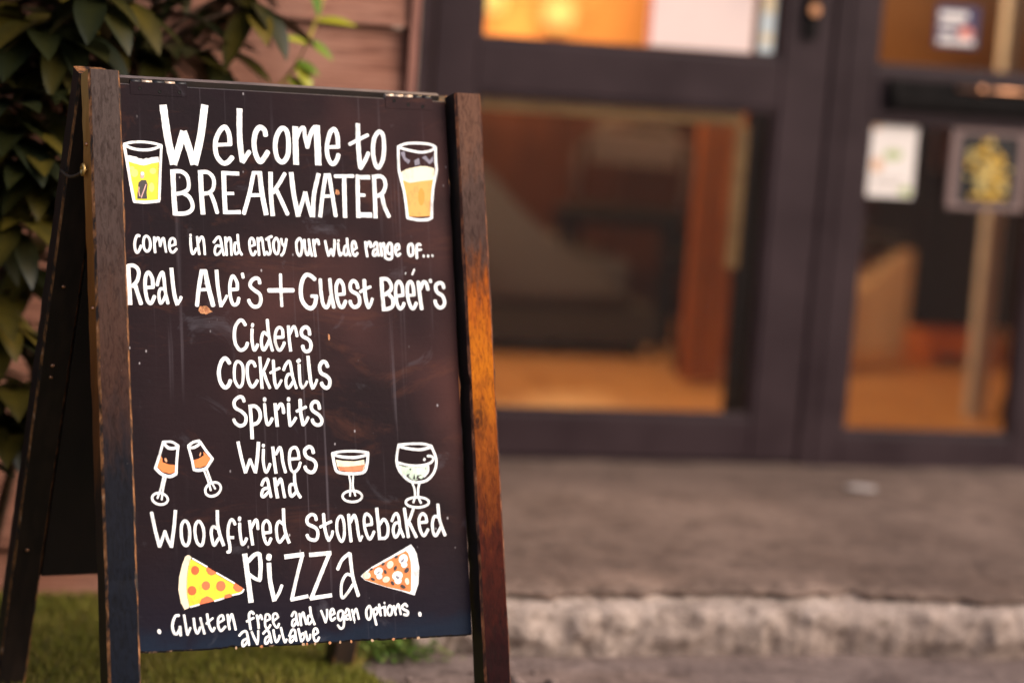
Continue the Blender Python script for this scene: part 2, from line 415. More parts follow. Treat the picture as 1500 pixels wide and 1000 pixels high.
wall_lamp(2.68, 1.20, 'glowing amber wall lamp between its twin and the white poster', 20)

t = empty('fill_lamp', (2.05, 6.35, 2.72)); tag(t, 'fill lamp added above the view to light the oak floor behind the door', 'fill lamp')  # unseen lamp added to brighten the floor and furniture behind the glass
bm = bmesh.new(); lathe(bm, [(.02, -.36), (.06, -.40), (.15, -.50), (.155, -.505), (.148, -.50), (.055, -.395), (.015, -.355)], 0, 0, 0, 28); from_bm('lamp_shade', bm, M_black, t, True)
bm = bmesh.new(); tube(bm, [(0, 0, -.36), (0, 0, 0)], .004); from_bm('cable', bm, M_black, t)
bm = bmesh.new(); lathe(bm, [(.001, -.50), (.03, -.49), (.036, -.46), (.02, -.42), (.012, -.40)], 0, 0, 0, 16)
k = NT('bulb'); em = k.n('ShaderNodeEmission', Strength=8.0); em.inputs[0].default_value = (1.0, 0.62, 0.25, 1); k.l(em.outputs[0], k.t.nodes['Material Output'].inputs[0]); from_bm('bulb', bm, k.m, t, True)
ld = bpy.data.lights.new('lamp_glow', 'POINT'); ld.energy = 120; ld.color = (1.0, 0.60, 0.28); ld.shadow_soft_size = .05
lo = bpy.data.objects.new('lamp_glow', ld); C.objects.link(lo); lo.parent = t; lo.location = (0, 0, -.56)
# street reflection in the glass built as a couch shape, grey side sloping right
M_sofa = noisy('reflection_grey', (0.052, 0.048, 0.062), (0.075, 0.07, 0.088), 160, rough=0.9)
M_sofad = noisy('charcoal_fabric', (0.022, 0.020, 0.024), (0.034, 0.031, 0.036), 160, rough=0.9)
reflection_sofa = empty('reflection_sofa', (1.70, 7.15, .128)); tag(reflection_sofa, 'grey couch shape standing in for a street reflection, sloping down to the right behind the door glass', 'reflection_sofa')
def prism(bm, pts, y0, y1, mi=0):
    A = [bm.verts.new((x, y0, z)) for x, z in pts]; B = [bm.verts.new((x, y1, z)) for x, z in pts]
    n = len(pts)
    fs = [bm.faces.new(A[::-1]), bm.faces.new(B)] + [bm.faces.new((A[i], A[(i + 1) % n], B[(i + 1) % n], B[i])) for i in range(n)]
    for f in fs: f.material_index = mi
bm = bmesh.new(); prism(bm, [(0, .165), (.78, .165), (.72, .22), (.60, .30), (.48, .37), (.36, .47), (.26, .57), (.16, .62), (0, .64)], 0, .14)
bmesh.ops.bevel(bm, geom=bm.edges[:], offset=.012, segments=2, affect='EDGES'); from_bm('arm', bm, M_sofa, reflection_sofa, True)
boxes('base', [(.02, .86, .01, 1.5, .04, .163)], M_sofad, reflection_sofa, .012)
boxes('seat', [(.20, .80, .145, 1.45, .165, .30)], M_sofa, reflection_sofa, .03)
boxes('backrest', [(.0, .19, .145, 1.45, .165, .66)], M_sofa, reflection_sofa, .03)
for x, y in ((.05, .05), (.78, .05), (.05, 1.4), (.78, 1.4)): boxes('leg', [(x, x + .04, y, y + .04, 0, .039)], M_black, reflection_sofa, .002)
# back bar with olive bottles
M_bar = timber('bar_timber', (0.045, 0.016, 0.008), (0.075, 0.028, 0.012), (0.02, 0.007, 0.004), (1.2, 1, 10), 4, 0.4)
bar = empty('bar_counter', (2.75, 8.2, .128)); tag(bar, 'dark timber bar counter at the back of the room', 'bar counter')
boxes('counter_front', [(0, 1.0, .04, .5, 0, .60)], M_bar, bar); boxes('counter_top', [(-.03, 1.03, 0, .52, .602, .64)], M_bar, bar, .004)
M_bottle = noisy('olive_glass', (0.05, 0.045, 0.018), (0.09, 0.08, 0.03), 12, rough=0.15, bump=0)
for i in range(7):
    bm = bmesh.new(); lathe(bm, [(.001, 0), (.036, .002), (.037, .16), (.030, .19), (.013, .22), (.012, .29), (.014, .291), (.014, .30), (.001, .301)], 0, 0, 0, 14)
    o = from_bm('bottle', bm, M_bottle, None, True); o.location = (2.86 + .115 * i, 8.35 + .05 * (i % 2), .77)
    tag(o, 'olive glass bottle standing in the row on the bar counter', 'bottle', 'bottles on the bar counter')
# chair by the bar
M_matte = noisy('matte_black_cloth', (0.006, 0.005, 0.005), (0.011, 0.009, 0.008), 80, rough=.95, spec=.03)
M_chair = noisy('lilac_grey_paint', (0.10, 0.085, 0.10), (0.14, 0.12, 0.14), 30, rough=0.5)
ch = empty('chair', (2.50, 7.45, .128), R(-25)); tag(ch, 'grey chair with a curved back in the middle of the room', 'chair')
boxes('seat', [(-.2, .2, -.2, .2, .41, .45)], M_matte, ch, .012)
for x in (-.18, .15):
    for y in (-.18, .15): boxes('leg', [(x, x + .03, y, y + .03, 0, .408)], M_black, ch, .003)
bm = bmesh.new(); tube(bm, [(-.18, .18, .46), (-.19, .22, .62), (-.10, .24, .72), (.10, .24, .72), (.19, .22, .62), (.18, .18, .46)], .012)
box(bm, -.15, .15, .225, .245, .58, .69, .006); from_bm('backrest', bm, M_chair, ch)
# folding timber doors standing open at the right of the doorway
M_fold = timber('amber_timber', (0.36, 0.125, 0.035), (0.46, 0.18, 0.055), (0.17, 0.055, 0.016), (12, 12, 1.2), 4, 0.45)
for i, (x, y, rz, lab) in enumerate(((2.50, 6.62, 12, 'amber timber door leaf folded open at the right of the door glass, nearer one'), (2.74, 7.05, -14, 'amber timber door leaf folded open behind the nearer leaf'))):
    t = empty('folding_door', (x, y, .128), R(rz)); tag(t, lab, 'folding door', 'folding timber doors inside the bar')
    boxes('stile', [(-.055, -.02, 0, .03, .02, 1.95)], M_fold, t); boxes('stile', [(.045, .080, 0, .03, .02, 1.95)], M_fold, t); boxes('panel', [(-.0195, .0445, .006, .022, .12, 1.88)], M_fold, t, .002)
    [boxes('rail', [(-.0195, .0445, .002, .028, p_, q_)], M_fold, t) for p_, q_ in ((.02, .119), (1.881, 1.95))]
# black curtain at the jamb
bm = bmesh.new(); g = []
for i in range(41):
    u = i / 40; x = 2.285 + .24 * u; y = 5.85 + .018 * math.sin(u * 32) + .004 * math.sin(u * 75)
    g.append([bm.verts.new((x, y + .006 * math.sin(z * 3 + u * 9), z)) for z in (.14, .6, 1.0, 1.5, 2.2)])
for A, B in zip(g, g[1:]):
    for q in range(4): bm.faces.new((A[q], B[q], B[q + 1], A[q + 1])).smooth = True
cu = from_bm('curtain', bm, noisy('black_cloth', (0.008, 0.006, 0.005), (0.014, 0.010, 0.009), 120, rough=0.95)); 
md = cu.modifiers.new('thick', 'SOLIDIFY'); md.thickness = .003
tag(cu, 'black curtain hanging inside the right edge of the door', 'curtain')
# low black stools
M_stoolt = M_matte
for i, (x, y, lab) in enumerate(((2.66, 6.98, 'low round black stool in front of the folding doors'), (2.93, 7.6, 'low round black stool farther back beside the bar counter'))):
    t = empty('stool', (x, y, .128)); tag(t, lab, 'stool', 'low black stools')
    bm = bmesh.new(); lathe(bm, [(.001, .30), (.15, .30), (.16, .315), (.16, .355), (.15, .37), (.001, .375)], 0, 0, 0, 24); from_bm('seat', bm, M_stoolt, t)
    for a in (.5, 2.07, 3.64, 5.21):
        bm = bmesh.new(); tube(bm, [(.10 * math.cos(a), .10 * math.sin(a), .299), (.14 * math.cos(a), .14 * math.sin(a), 0)], .011); from_bm('leg', bm, M_black, t)
# things behind the side light
M_wpost = noisy('white_gloss', (0.46, 0.50, 0.60), (0.56, 0.60, 0.70), 20, rough=0.5)
t = boxes('post', [(3.175, 3.222, 6.20, 6.25, .128, 2.715)], M_wpost, None, .003); tag(t, 'slim white painted post behind the side window', 'post')
t = empty('leaning_board', (3.30, 6.16, .128)); tag(t, 'tan board leaning beside the white post behind the side window', 'board')
bm = bmesh.new(); prism(bm, [(-.02, .07), (.13, .0), (.20, .52), (.03, .52)], 0, .025); from_bm('panel', bm, noisy('tan_board', (0.42, 0.19, 0.10), (0.54, 0.27, 0.15), 8, (1, 1, .3)), t)
bm = bmesh.new(); prism(bm, [(-.03, .0), (.125, -.0), (-.024, .069)], .03, .05); from_bm('foot', bm, M_bar, t)
t = empty('wedge_seat', (3.34, 7.55, .128)); tag(t, 'cream sided seat with a sloping edge behind the left of the side window', 'seat')
bm = bmesh.new(); prism(bm, [(-.06, 0), (.26, 0), (.26, .35), (.23, .35), (-.06, .09)], 0, .5); bmesh.ops.bevel(bm, geom=bm.edges[:], offset=.004, segments=1, affect='EDGES')
from_bm('side', bm, noisy('cream_fabric', (0.66, 0.50, 0.36), (0.76, 0.60, 0.45), 90, rough=0.85), t)
boxes('cushion', [(.0, .255, .03, .47, .36, .385)], M_sofad, t, .012)
t = empty('crate', (3.66, 7.35, .128)); tag(t, 'orange crate on the floor behind the side window', 'crate')
M_org = noisy('orange_plastic', (0.70, 0.24, 0.03), (0.80, 0.30, 0.05), 30, rough=0.4)
boxes('body', [(-.12, .12, -.10, -.088, .05, .105), (-.12, .12, .088, .10, .05, .105), (-.12, -.108, -.087, .087, .05, .105), (.108, .12, -.087, .087, .05, .105), (-.12, .12, -.1, .1, .036, .049)], M_org, t, .002)
for x in (-.12, .09): boxes('skid', [(x, x + .03, -.1, .1, 0, .035)], M_org, t, .002)
t = empty('cupboard', (3.30, 8.3, .128)); tag(t, 'broad black cupboard behind the middle of the side window', 'cupboard')
t.location = (3.86, 8.25, .128)
M_cup = noisy('black_lacquer', (0.010, 0.007, 0.006), (0.018, 0.012, 0.010), 9, rough=0.4)
boxes('body', [(-.25, .55, .02, .55, 0, .93)], M_cup, t, .004); boxes('door', [(-.245, .145, 0, .019, .06, .92), (.155, .545, 0, .019, .06, .92)], M_cup, t, .003)
boxes('handle', [(.115, .13, -.02, -.001, .6, .75), (.17, .185, -.02, -.001, .6, .75)], M_copper, t, .002)

# ------------------------------------------------------------------ notices on the glass
def card(name, label, cat, x0, x1, z0, z1, mat, y=YF + .0185):
    o = boxes(name, [(x0, x1, y - .0012, y, z0, z1)], mat, None, 0); return tag(o, label, cat)
def daub(parent, name, polys, mats, y):
    if name == 'print' and len(polys) > 1:
        for q, pm in enumerate(polys): daub(parent, name, [pm], mats, y - .0002 * q)
        return
    bm = bmesh.new()
    for q, (pts, mi) in enumerate(polys):
        f = bm.faces.new([bm.verts.new((x, y - .0002 * (q + 1), z)) for x, z in pts]); f.material_index = mi
        f.normal_update()
        if f.normal.y > 0: f.normal_flip()
    return from_bm(name, bm, mats, parent)
def rect(x0, x1, z0, z1): return [(x0, z0), (x1, z0), (x1, z1), (x0, z1)]
def disc(cx, cz, rx, rz, n=14): return [(cx + rx * math.cos(6.2832 * i / n), cz + rz * math.sin(6.2832 * i / n)) for i in range(n)]
P = lambda n, c: flat_paint(n, c, .6)
M_poster, M_red, M_whitep = P('pink_white_paper', (0.80, 0.62, 0.58)), P('red_print', (0.62, 0.13, 0.08)), P('white_paper', (0.78, 0.70, 0.66))
o = card('poster', 'large pinkish white poster in the upper door glass', 'poster', 1.862, 2.130, 1.1225, 1.55, M_poster)
daub(o, 'print', [(rect(1.864, 1.874, 1.124, 1.54), 0), (rect(1.90, 2.09, 1.44, 1.50), 0)], [M_red], YF + .0173)
o = card('notice', 'narrow pale blue and white notice at the right edge of the upper door glass', 'notice', 2.148, 2.186, 1.125, 1.36, P('pale_blue_paper', (0.55, 0.60, 0.62)))
daub(o, 'print', [(rect(2.152, 2.182, 1.15, 1.17), 0), (rect(2.152, 2.182, 1.22, 1.30), 0)], [P('cream_print', (0.70, 0.55, 0.35))], YF + .0173)
o = card('notice', 'small white notice with faint green and orange print in the side window', 'notice', 2.452, 2.586, .796, .973, M_whitep)
daub(o, 'print', [(disc(2.525, .900, .026, .013), 0), (disc(2.485, .873, .016, .018), 1), (disc(2.566, .812, .017, .012), 0), (disc(2.476, .965, .012, .006), 1), (rect(2.48, 2.56, .836, .840), 2), (rect(2.48, 2.55, .824, .828), 2)],
     [P('green_print', (0.42, 0.48, 0.22)), P('orange_print', (0.68, 0.40, 0.24)), P('grey_print', (0.45, 0.38, 0.35))], YF + .0173)
fs_ = empty('framed_sign', (2.78, YF + .018, .876)); tag(fs_, 'framed black sign with a gold pattern in the side window', 'framed sign')
M_fr = P('pinkish_frame', (0.20, 0.13, 0.12))
w2, h2 = .106, .099
boxes('frame', [(-w2, w2, -.012, -.0005, h2 - .014, h2), (-w2, w2, -.012, -.0005, -h2, -h2 + .014), (-w2, -w2 + .026, -.012, -.0005, -h2 + .014, h2 - .014), (w2 - .026, w2, -.012, -.0005, -h2 + .014, h2 - .014)], M_fr, fs_, .002)
pl = boxes('panel', [(-w2 + .026, w2 - .026, -.007, -.001, -h2 + .014, h2 - .014)], P('black_print', (0.014, 0.012, 0.013)), fs_, 0)
rr = random.Random(4); pol = []
for i in range(80):
    a = rr.uniform(0, 6.28); r_ = rr.uniform(.0, 1); cx, cz = .064 * r_ * math.cos(a), .074 * r_ * math.sin(a)
    pol.append((disc(cx, cz, rr.uniform(.005, .012), rr.uniform(.004, .011), 7), i % 2))
pol += [(rect(-.05, .05, -.068, -.060), 0)]
bm = bmesh.new()
daub(fs_, 'gold_pattern', pol, [P('gold_print', (0.62, 0.36, 0.04)), P('pale_gold_print', (0.55, 0.42, 0.16))], -.0072).parent = pl
bm.free()
o = card('sticker', 'navy square sticker with white bars and a red mark in the upper side window', 'sticker', 2.606, 2.722, 1.172, 1.274, P('navy_print', (0.045, 0.035, 0.09)))
daub(o, 'print', [(rect(2.616, 2.69, 1.240, 1.258), 0), (rect(2.616, 2.675, 1.222, 1.232), 0), (disc(2.688, 1.208, .019, .015), 1), (rect(2.616, 2.712, 1.180, 1.194), 0), (rect(2.62, 2.65, 1.203, 1.211), 0)],
     [M_whitep, P('pink_red_print', (0.75, 0.25, 0.18))], YF + .0173)

# ================================================================== CHALKBOARD SIGN
AL, BE, TOPZ = 0.27898, 0.28294, 1.0244
WP, HP, PW, LEG = 0.5445, 0.850, 0.0498, 1.0652
ca, sa, cb, sb = math.cos(AL), math.sin(AL), math.cos(BE), math.sin(BE)
GAP = 0.034
def PF(a, b, c): return Vector((a, -b * sa - c * ca, TOPZ - b * ca + c * sa))      # front frame: a across, b down, c out
def PB(a, b, c): return Vector((a, GAP + b * sb + c * cb, TOPZ - b * cb + c * sb))  # rear frame, mirrored
def P0(v, f): return f(*v)
sign = empty('chalkboard_sign', (0.4148, 3.6512, 0.0), R(11.148))
tag(sign, 'worn dark wooden A-frame chalkboard with white painted lettering standing on the turf', 'chalkboard sign')

# paint and wood
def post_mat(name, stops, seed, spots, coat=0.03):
    """stained and painted post: bands of finish and, on the left post, painted-in shade along its length with ragged borders, grain and chips"""
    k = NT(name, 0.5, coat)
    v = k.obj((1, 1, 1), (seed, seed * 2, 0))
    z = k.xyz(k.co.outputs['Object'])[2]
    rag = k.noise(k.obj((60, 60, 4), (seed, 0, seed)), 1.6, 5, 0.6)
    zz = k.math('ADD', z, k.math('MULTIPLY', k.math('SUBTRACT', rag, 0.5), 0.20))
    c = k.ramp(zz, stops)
    grain = k.noise(k.obj((150, 150, 5), (seed, seed, 0)), 1.3, 6, 0.65, 0.8)
    grain2 = k.noise(k.obj((420, 420, 9), (0, seed, 0)), 1.0, 4, 0.6)
    c = k.mix(k.ramp(grain, [(0.34, 0.80), (0.56, 0.0)]), c, k.mix(1.0, c, (0.32, 0.26, 0.24), 'MULTIPLY'))
    c = k.mix(k.ramp(grain2, [(0.58, 0.0), (0.78, 0.30)]), c, k.mix(1.0, c, (1.9, 1.75, 1.6), 'MULTIPLY'))
    if spots:
        for (sx, sz, r) in spots:      # knots
            d = k.n('ShaderNodeVectorMath', _operation='DISTANCE'); mp = k.obj((1, 0, 0.62)); k.l(mp, d.inputs[0]); d.inputs[1].default_value = (sx, 0, sz * 0.62)
            wv = k.math('ADD', d.outputs['Value'], k.math('MULTIPLY', k.noise(v, 40, 5), 0.022))
            rings = k.math('SINE', k.math('MULTIPLY', wv, 900))
            m = k.ramp(wv, [(0.014, .9), (r, 0.0)])
            c = k.mix(k.math('MULTIPLY', m, k.ramp(rings, [(0.0, .95), (0.9, 0.55)])), c, (0.025, 0.008, 0.004))
    chips = k.noise(v, 210, 3, 0.7)
    c = k.mix(k.ramp(chips, [(0.735, 0.0), (0.76, 1.0)]), c, (0.30, 0.24, 0.2))
    k.col(c)
    k.rough(k.ramp(grain, [(0.3, 0.36), (0.7, 0.58)]))
    k.bump(k.math('ADD', grain, k.math('MULTIPLY', grain2, 0.5)), 0.28, 0.0012)
    return k.m
M_postL = post_mat('painted_shaded_post', [(0.06, (0.0045, 0.007, 0.0135)), (0.46, (0.009, 0.009, 0.0135)), (0.60, (0.050, 0.023, 0.017)), (0.70, (0.058, 0.030, 0.023)), (0.80, (0.056, 0.035, 0.031)), (1.0, (0.070, 0.049, 0.044))], 1.3, None)  # lower blue-dark stops put the tint of the shade into the paint colour
M_postR = post_mat('varnished_post', [(0.03, (0.007, 0.002, 0.003)), (0.20, (0.015, 0.0025, 0.003)), (0.36, (0.060, 0.010, 0.005)), (0.52, (0.25, 0.060, 0.007)), (0.62, (0.44, 0.125, 0.006)), (0.715, (0.33, 0.075, 0.007)), (0.765, (0.13, 0.040, 0.015)), (0.81, (0.062, 0.034, 0.028)), (0.89, (0.074, 0.042, 0.034)), (0.965, (0.125, 0.060, 0.040))],
                   3.1, [(0.560, 0.535, 0.034)])
M_side = noisy('black_gloss_paint', (0.006, 0.005, 0.006), (0.013, 0.010, 0.011), 40, (1, 1, .1), rough=0.5, bump=0.1)
k = NT('side_stain', 0.5, 0.4)
z = k.xyz(k.co.outputs['Object'])[2]; nz = k.noise(k.obj((40, 40, 6)), 1.5, 5)
k.col(k.ramp(k.math('ADD', z, k.math('MULTIPLY', k.math('SUBTRACT', nz, .5), .3)), [(0.42, (0.012, 0.007, 0.006)), (0.58, (0.20, 0.060, 0.012)), (0.85, (0.42, 0.15, 0.025)), (1.0, (0.62, 0.33, 0.10))]))
k.bump(nz, .2, .001); M_sideL = k.m
def worn(name, base, bare, lo, hi):
    k = NT(name, 0.6, 0.3)
    f = k.noise(k.obj((1, 1, .35)), 85, 5, .7)
    c = k.ramp(f, [(lo, base), (hi, bare), (0.80, (0.55, 0.42, 0.32))]); k.col(c); k.bump(f, .4, .0015); return k.m
M_wornL = worn('worn_edge', (0.02, 0.012, 0.010), (0.30, 0.12, 0.04), .42, .60)
M_wornR = worn('worn_red_edge', (0.035, 0.010, 0.006), (0.22, 0.075, 0.03), .44, .64)
M_wornB = worn('chipped_edge', (0.012, 0.010, 0.012), (0.34, 0.20, 0.12), .58, .66)
M_inside = noisy('rear_brown_black', (0.010, 0.0055, 0.004), (0.019, 0.010, 0.007), 18, (1, 1, .4), rough=0.6, bump=0.15)
M_rearleg = noisy('rear_post_stain', (0.014, 0.008, 0.006), (0.030, 0.016, 0.011), 30, (2, 2, .12), rough=0.5, bump=0.15)

def beam(name, f, a0, a1, b0, b1, c0, c1, mats, parent, ch=0.0035, seg=60, wob=0.0007, seed=0.0):
    """sawn post: rounded-corner section swept along b with hand-worn unevenness; mats = front, sides, worn corners"""
    sec = [(a0 + ch, c1, 0), (a1 - ch, c1, 2), (a1, c1 - ch, 1), (a1, c0 + ch, 2), (a1 - ch, c0, 0), (a0 + ch, c0, 2), (a0, c0 + ch, 1), (a0, c1 - ch, 2)]
    bm = bmesh.new(); rings = []
    for s in range(seg + 1):
        b = b0 + (b1 - b0) * s / seg; rg = []
        for q, (a, c, _) in enumerate(sec):
            e = noise.fractal(Vector((b * 26, q * 3.7, seed)), .8, 2.1, 4)
            cx, cc = (a0 + a1) / 2, (c0 + c1) / 2
            big = -abs(noise.noise(Vector((b * 60, q // 2 * 5.1, seed + 4)))) ** 3 * 6
            k_ = wob * (e + big)
            rg.append(bm.verts.new(f(a + k_ * (1 if a > cx else -1), b, c + k_ * .6 * (1 if c > cc else -1))))
        rings.append(rg)
    n = len(sec)
    for A, B in zip(rings, rings[1:]):
        for q in range(n):
            fa = bm.faces.new((A[q], A[(q + 1) % n], B[(q + 1) % n], B[q])); fa.material_index = sec[q][2]
    bm.faces.new(rings[0]).material_index = 2; bm.faces.new(rings[-1][::-1]).material_index = 2
    bmesh.ops.recalc_face_normals(bm, faces=bm.faces)
    return from_bm(name, bm, mats, parent)

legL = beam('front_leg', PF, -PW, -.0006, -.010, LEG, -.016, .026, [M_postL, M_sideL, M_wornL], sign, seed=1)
legR = beam('front_leg', PF, WP + .0055, WP + .0055 + PW * .93, -.006, LEG, -.016, .026, [M_postR, M_side, M_wornR], sign, seed=7)
legL['label'] = 'grey painted front leg worn to brown halfway down'; legR['label'] = 'varnished front leg with bare orange wood in its middle'

# front panel
k = NT('chalkboard_paint', 0.55, 0.03)
co = k.co.outputs['Object']; xyz = k.xyz(co); x_, z_ = xyz[0], xyz[2]
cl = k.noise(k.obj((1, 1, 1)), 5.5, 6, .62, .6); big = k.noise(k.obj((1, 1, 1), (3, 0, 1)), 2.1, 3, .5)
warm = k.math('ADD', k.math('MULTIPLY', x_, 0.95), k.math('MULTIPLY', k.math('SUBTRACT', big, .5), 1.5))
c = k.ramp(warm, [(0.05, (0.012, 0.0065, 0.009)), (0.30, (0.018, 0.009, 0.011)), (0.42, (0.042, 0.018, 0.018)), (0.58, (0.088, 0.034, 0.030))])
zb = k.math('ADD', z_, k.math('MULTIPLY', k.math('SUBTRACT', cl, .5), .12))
c = k.mix(k.ramp(zb, [(0.235, 1.0), (0.36, 0.0)]), c, (0.010, 0.008, 0.015))  # these two blends put a blue sky reflection into the panel's foot colour
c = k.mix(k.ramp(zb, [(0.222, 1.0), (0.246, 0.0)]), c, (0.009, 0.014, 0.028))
c = k.mix(k.ramp(cl, [(0.36, 0.55), (0.52, 0.0)]), c, k.mix(1.0, c, (.5, .5, .55), 'MULTIPLY'))
rub = k.noise(k.obj((1, 1, 3.2), (1, 0, 0)), 4.2, 7, .72, 1.2)
c = k.mix(k.math('MULTIPLY', k.ramp(rub, [(0.54, 0.0), (0.74, 0.40)]), k.ramp(zb, [(0.26, 0.0), (0.5, 1.0)])), c, (0.13, 0.045, 0.026))             # stain rubbed through to the wood
drip = k.noise(k.obj((95, 1, 1.6), (0, 0, .3)), 1.0, 3, .5); dm = k.noise(k.obj((5, 1, 3), (7, 0, 0)), 1.0, 2)
c = k.mix(k.math('MULTIPLY', k.ramp(drip, [(0.60, 0.0), (0.72, 0.20)]), k.ramp(dm, [(0.42, 0.0), (0.62, 1.0)])), c, (0.30, 0.25, 0.29))   # run-down paint water
smg = k.noise(k.obj((1, 1, 1), (9, 4, 2)), 11, 5, .65, 1.0)
c = k.mix(k.ramp(smg, [(0.60, 0.0), (0.80, 0.20)]), c, (0.26, 0.25, 0.30))                # chalk smudges
sp = k.n('ShaderNodeTexVoronoi', Scale=52.0); k.l(k.obj((1, 1, .55), (2, 0, 5)), sp.inputs['Vector'])
spm = k.math('MULTIPLY', k.ramp(sp.outputs['Distance'], [(0.050, 1.0), (0.085, 0.0)]), k.ramp(k.noise(k.obj((1, 1, 1), (5, 5, 5)), 9, 2), [(0.54, 0.0), (0.60, 0.75)]))
c = k.mix(spm, c, (0.42, 0.38, 0.40))                                                     # flecks of splashed paint
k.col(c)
gr = k.noise(k.obj((9, 1, 60)), 2.0, 6, .65); fi = k.noise(k.obj(), 150, 4, .6)
k.rough(k.ramp(cl, [(0.3, 0.34), (0.7, 0.52)]))
k.bump(k.math('ADD', k.math('MULTIPLY', gr, .5), k.math('ADD', k.math('MULTIPLY', fi, .35), k.math('MULTIPLY', cl, .8))), .45, .0016)
M_board = k.m
def make_panel():
    bm = bmesh.new(); nx, ch = 120, .0025
    def bot(a): return HP - .0008 - .0035 * max(0, noise.fractal(Vector((a * 38, .5, 0)), .8, 2.2, 5)) ** 1.3 - .001 * abs(noise.noise(Vector((a * 150, 1, 1))))
    prof = lambda a: [(0.002, -.012), (0.002, -.001 - ch), (0.002 + ch, 0.0), (bot(a) - ch, 0.0), (bot(a), -ch), (bot(a), -.012)]
    rows = []
    for i in range(nx + 1):
        a = .0006 + (WP - .0012) * i / nx
        rows.append([bm.verts.new(PF(a, b, c_)) for b, c_ in prof(a)])
    mi = [1, 1, 0, 2, 2, 1]
    for A, B in zip(rows, rows[1:]):
        for q in range(6):
            f = bm.faces.new((A[q], A[(q + 1) % 6], B[(q + 1) % 6], B[q])); f.material_index = mi[q]
    bm.faces.new(rows[0][::-1]).material_index = 1; bm.faces.new(rows[-1]).material_index = 1
    bmesh.ops.recalc_face_normals(bm, faces=bm.faces)
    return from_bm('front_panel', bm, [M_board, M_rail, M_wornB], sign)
M_rail = worn('top_edge_paint', (0.05, 0.042, 0.045), (0.09, 0.068, 0.06), .5, .7)
panel = make_panel()

# lettering: brush strokes, slightly raised paint
PAINT = dict(white=(0.86, 0.85, 0.86), yellow=(0.80, 0.66, 0.012), paleyellow=(0.82, 0.76, 0.16), nearblack=(0.022, 0.012, 0.014), skin=(0.62, 0.36, 0.33),
             cream=(0.84, 0.75, 0.55), amber=(0.76, 0.34, 0.06), deepamber=(0.74, 0.26, 0.01), smoke=(0.20, 0.18, 0.24), orange=(0.78, 0.20, 0.035), paleorange=(0.80, 0.36, 0.18),
             coral=(0.78, 0.20, 0.075), mint=(0.62, 0.78, 0.62), green=(0.06, 0.26, 0.09), crust=(0.84, 0.70, 0.50), tan=(0.60, 0.36, 0.14), red=(0.78, 0.10, 0.012),
             pepper=(0.74, 0.15, 0.04), tomato=(0.76, 0.19, 0.035))
PMATS = {}
def pmat(n):
    if n not in PMATS: PMATS[n] = flat_paint(n + '_paint', PAINT[n], .5, .58 if n == 'white' else .70)
    return PMATS[n]
def spline(pts):
    if len(pts) == 2:
        (x0, y0), (x1, y1) = pts; n = max(2, int(math.hypot(x1 - x0, y1 - y0) / .003)); return [(x0 + (x1 - x0) * i / n, y0 + (y1 - y0) * i / n) for i in range(n + 1)]
    closed = math.hypot(pts[0][0] - pts[-1][0], pts[0][1] - pts[-1][1]) < 1e-5
    e = [pts[-2]] + pts + [pts[1]] if closed else [(2 * pts[0][0] - pts[1][0], 2 * pts[0][1] - pts[1][1])] + pts + [(2 * pts[-1][0] - pts[-2][0], 2 * pts[-1][1] - pts[-2][1])]
    out = []
    for i in range(1, len(e) - 2):
        p0, p1, p2, p3 = e[i - 1:i + 3]; d = math.hypot(p2[0] - p1[0], p2[1] - p1[1]); n = max(3, int(d / .0016))
        for s in range(n):
            t = s / n
            out.append(tuple(.5 * (2 * p1[j] + (p2[j] - p0[j]) * t + (2 * p0[j] - 5 * p1[j] + 4 * p2[j] - p3[j]) * t * t + (3 * p1[j] - p0[j] - 3 * p2[j] + p3[j]) * t ** 3) for j in (0, 1)))
    out.append(pts[-1]); return out
def stroke(bm, pts, wd, h, mi, flat, seed):
    p = spline(pts); n = len(p); hw = wd / 2
    dirs = []
    for i in range(n):
        dx, dy = p[min(i + 1, n - 1)][0] - p[max(i - 1, 0)][0], p[min(i + 1, n - 1)][1] - p[max(i - 1, 0)][1]
        L_ = math.hypot(dx, dy) or 1; dirs.append((dx / L_, dy / L_))
    caps = ((-.06, .93), (-.0, 1.0)) if flat else ((-.70, .30), (-.58, .60), (-.38, .85), (-.15, .98))
    st = [(p[0][0] + dirs[0][0] * q * hw, p[0][1] + dirs[0][1] * q * hw, dirs[0], hw * r) for q, r in caps]
    st += [(x, y, d, hw) for (x, y), d in zip(p, dirs)]
    st += [(p[-1][0] - dirs[-1][0] * q * hw, p[-1][1] - dirs[-1][1] * q * hw, dirs[-1], hw * r) for q, r in caps[::-1]]
    prev = None; m = len(st)
    for i, (x, y, d, r) in enumerate(st):
        r = r * (1 + .07 * noise.noise(Vector((i * .21, seed, 0))) + .03 * noise.noise(Vector((i * .8, seed, 5))))
        nx_, ny_ = -d[1], d[0]; hh = h + .00012 * i / m
        cur = [bm.verts.new(PF(x + nx_ * r * s, y + ny_ * r * s, hh + (.00018 if s == 0 else 0))) for s in (1, 0, -1)]
        if prev:
            for q in (0, 1):
                f = bm.faces.new((prev[q], prev[q + 1], cur[q + 1], cur[q])); f.material_index = mi
        prev = cur
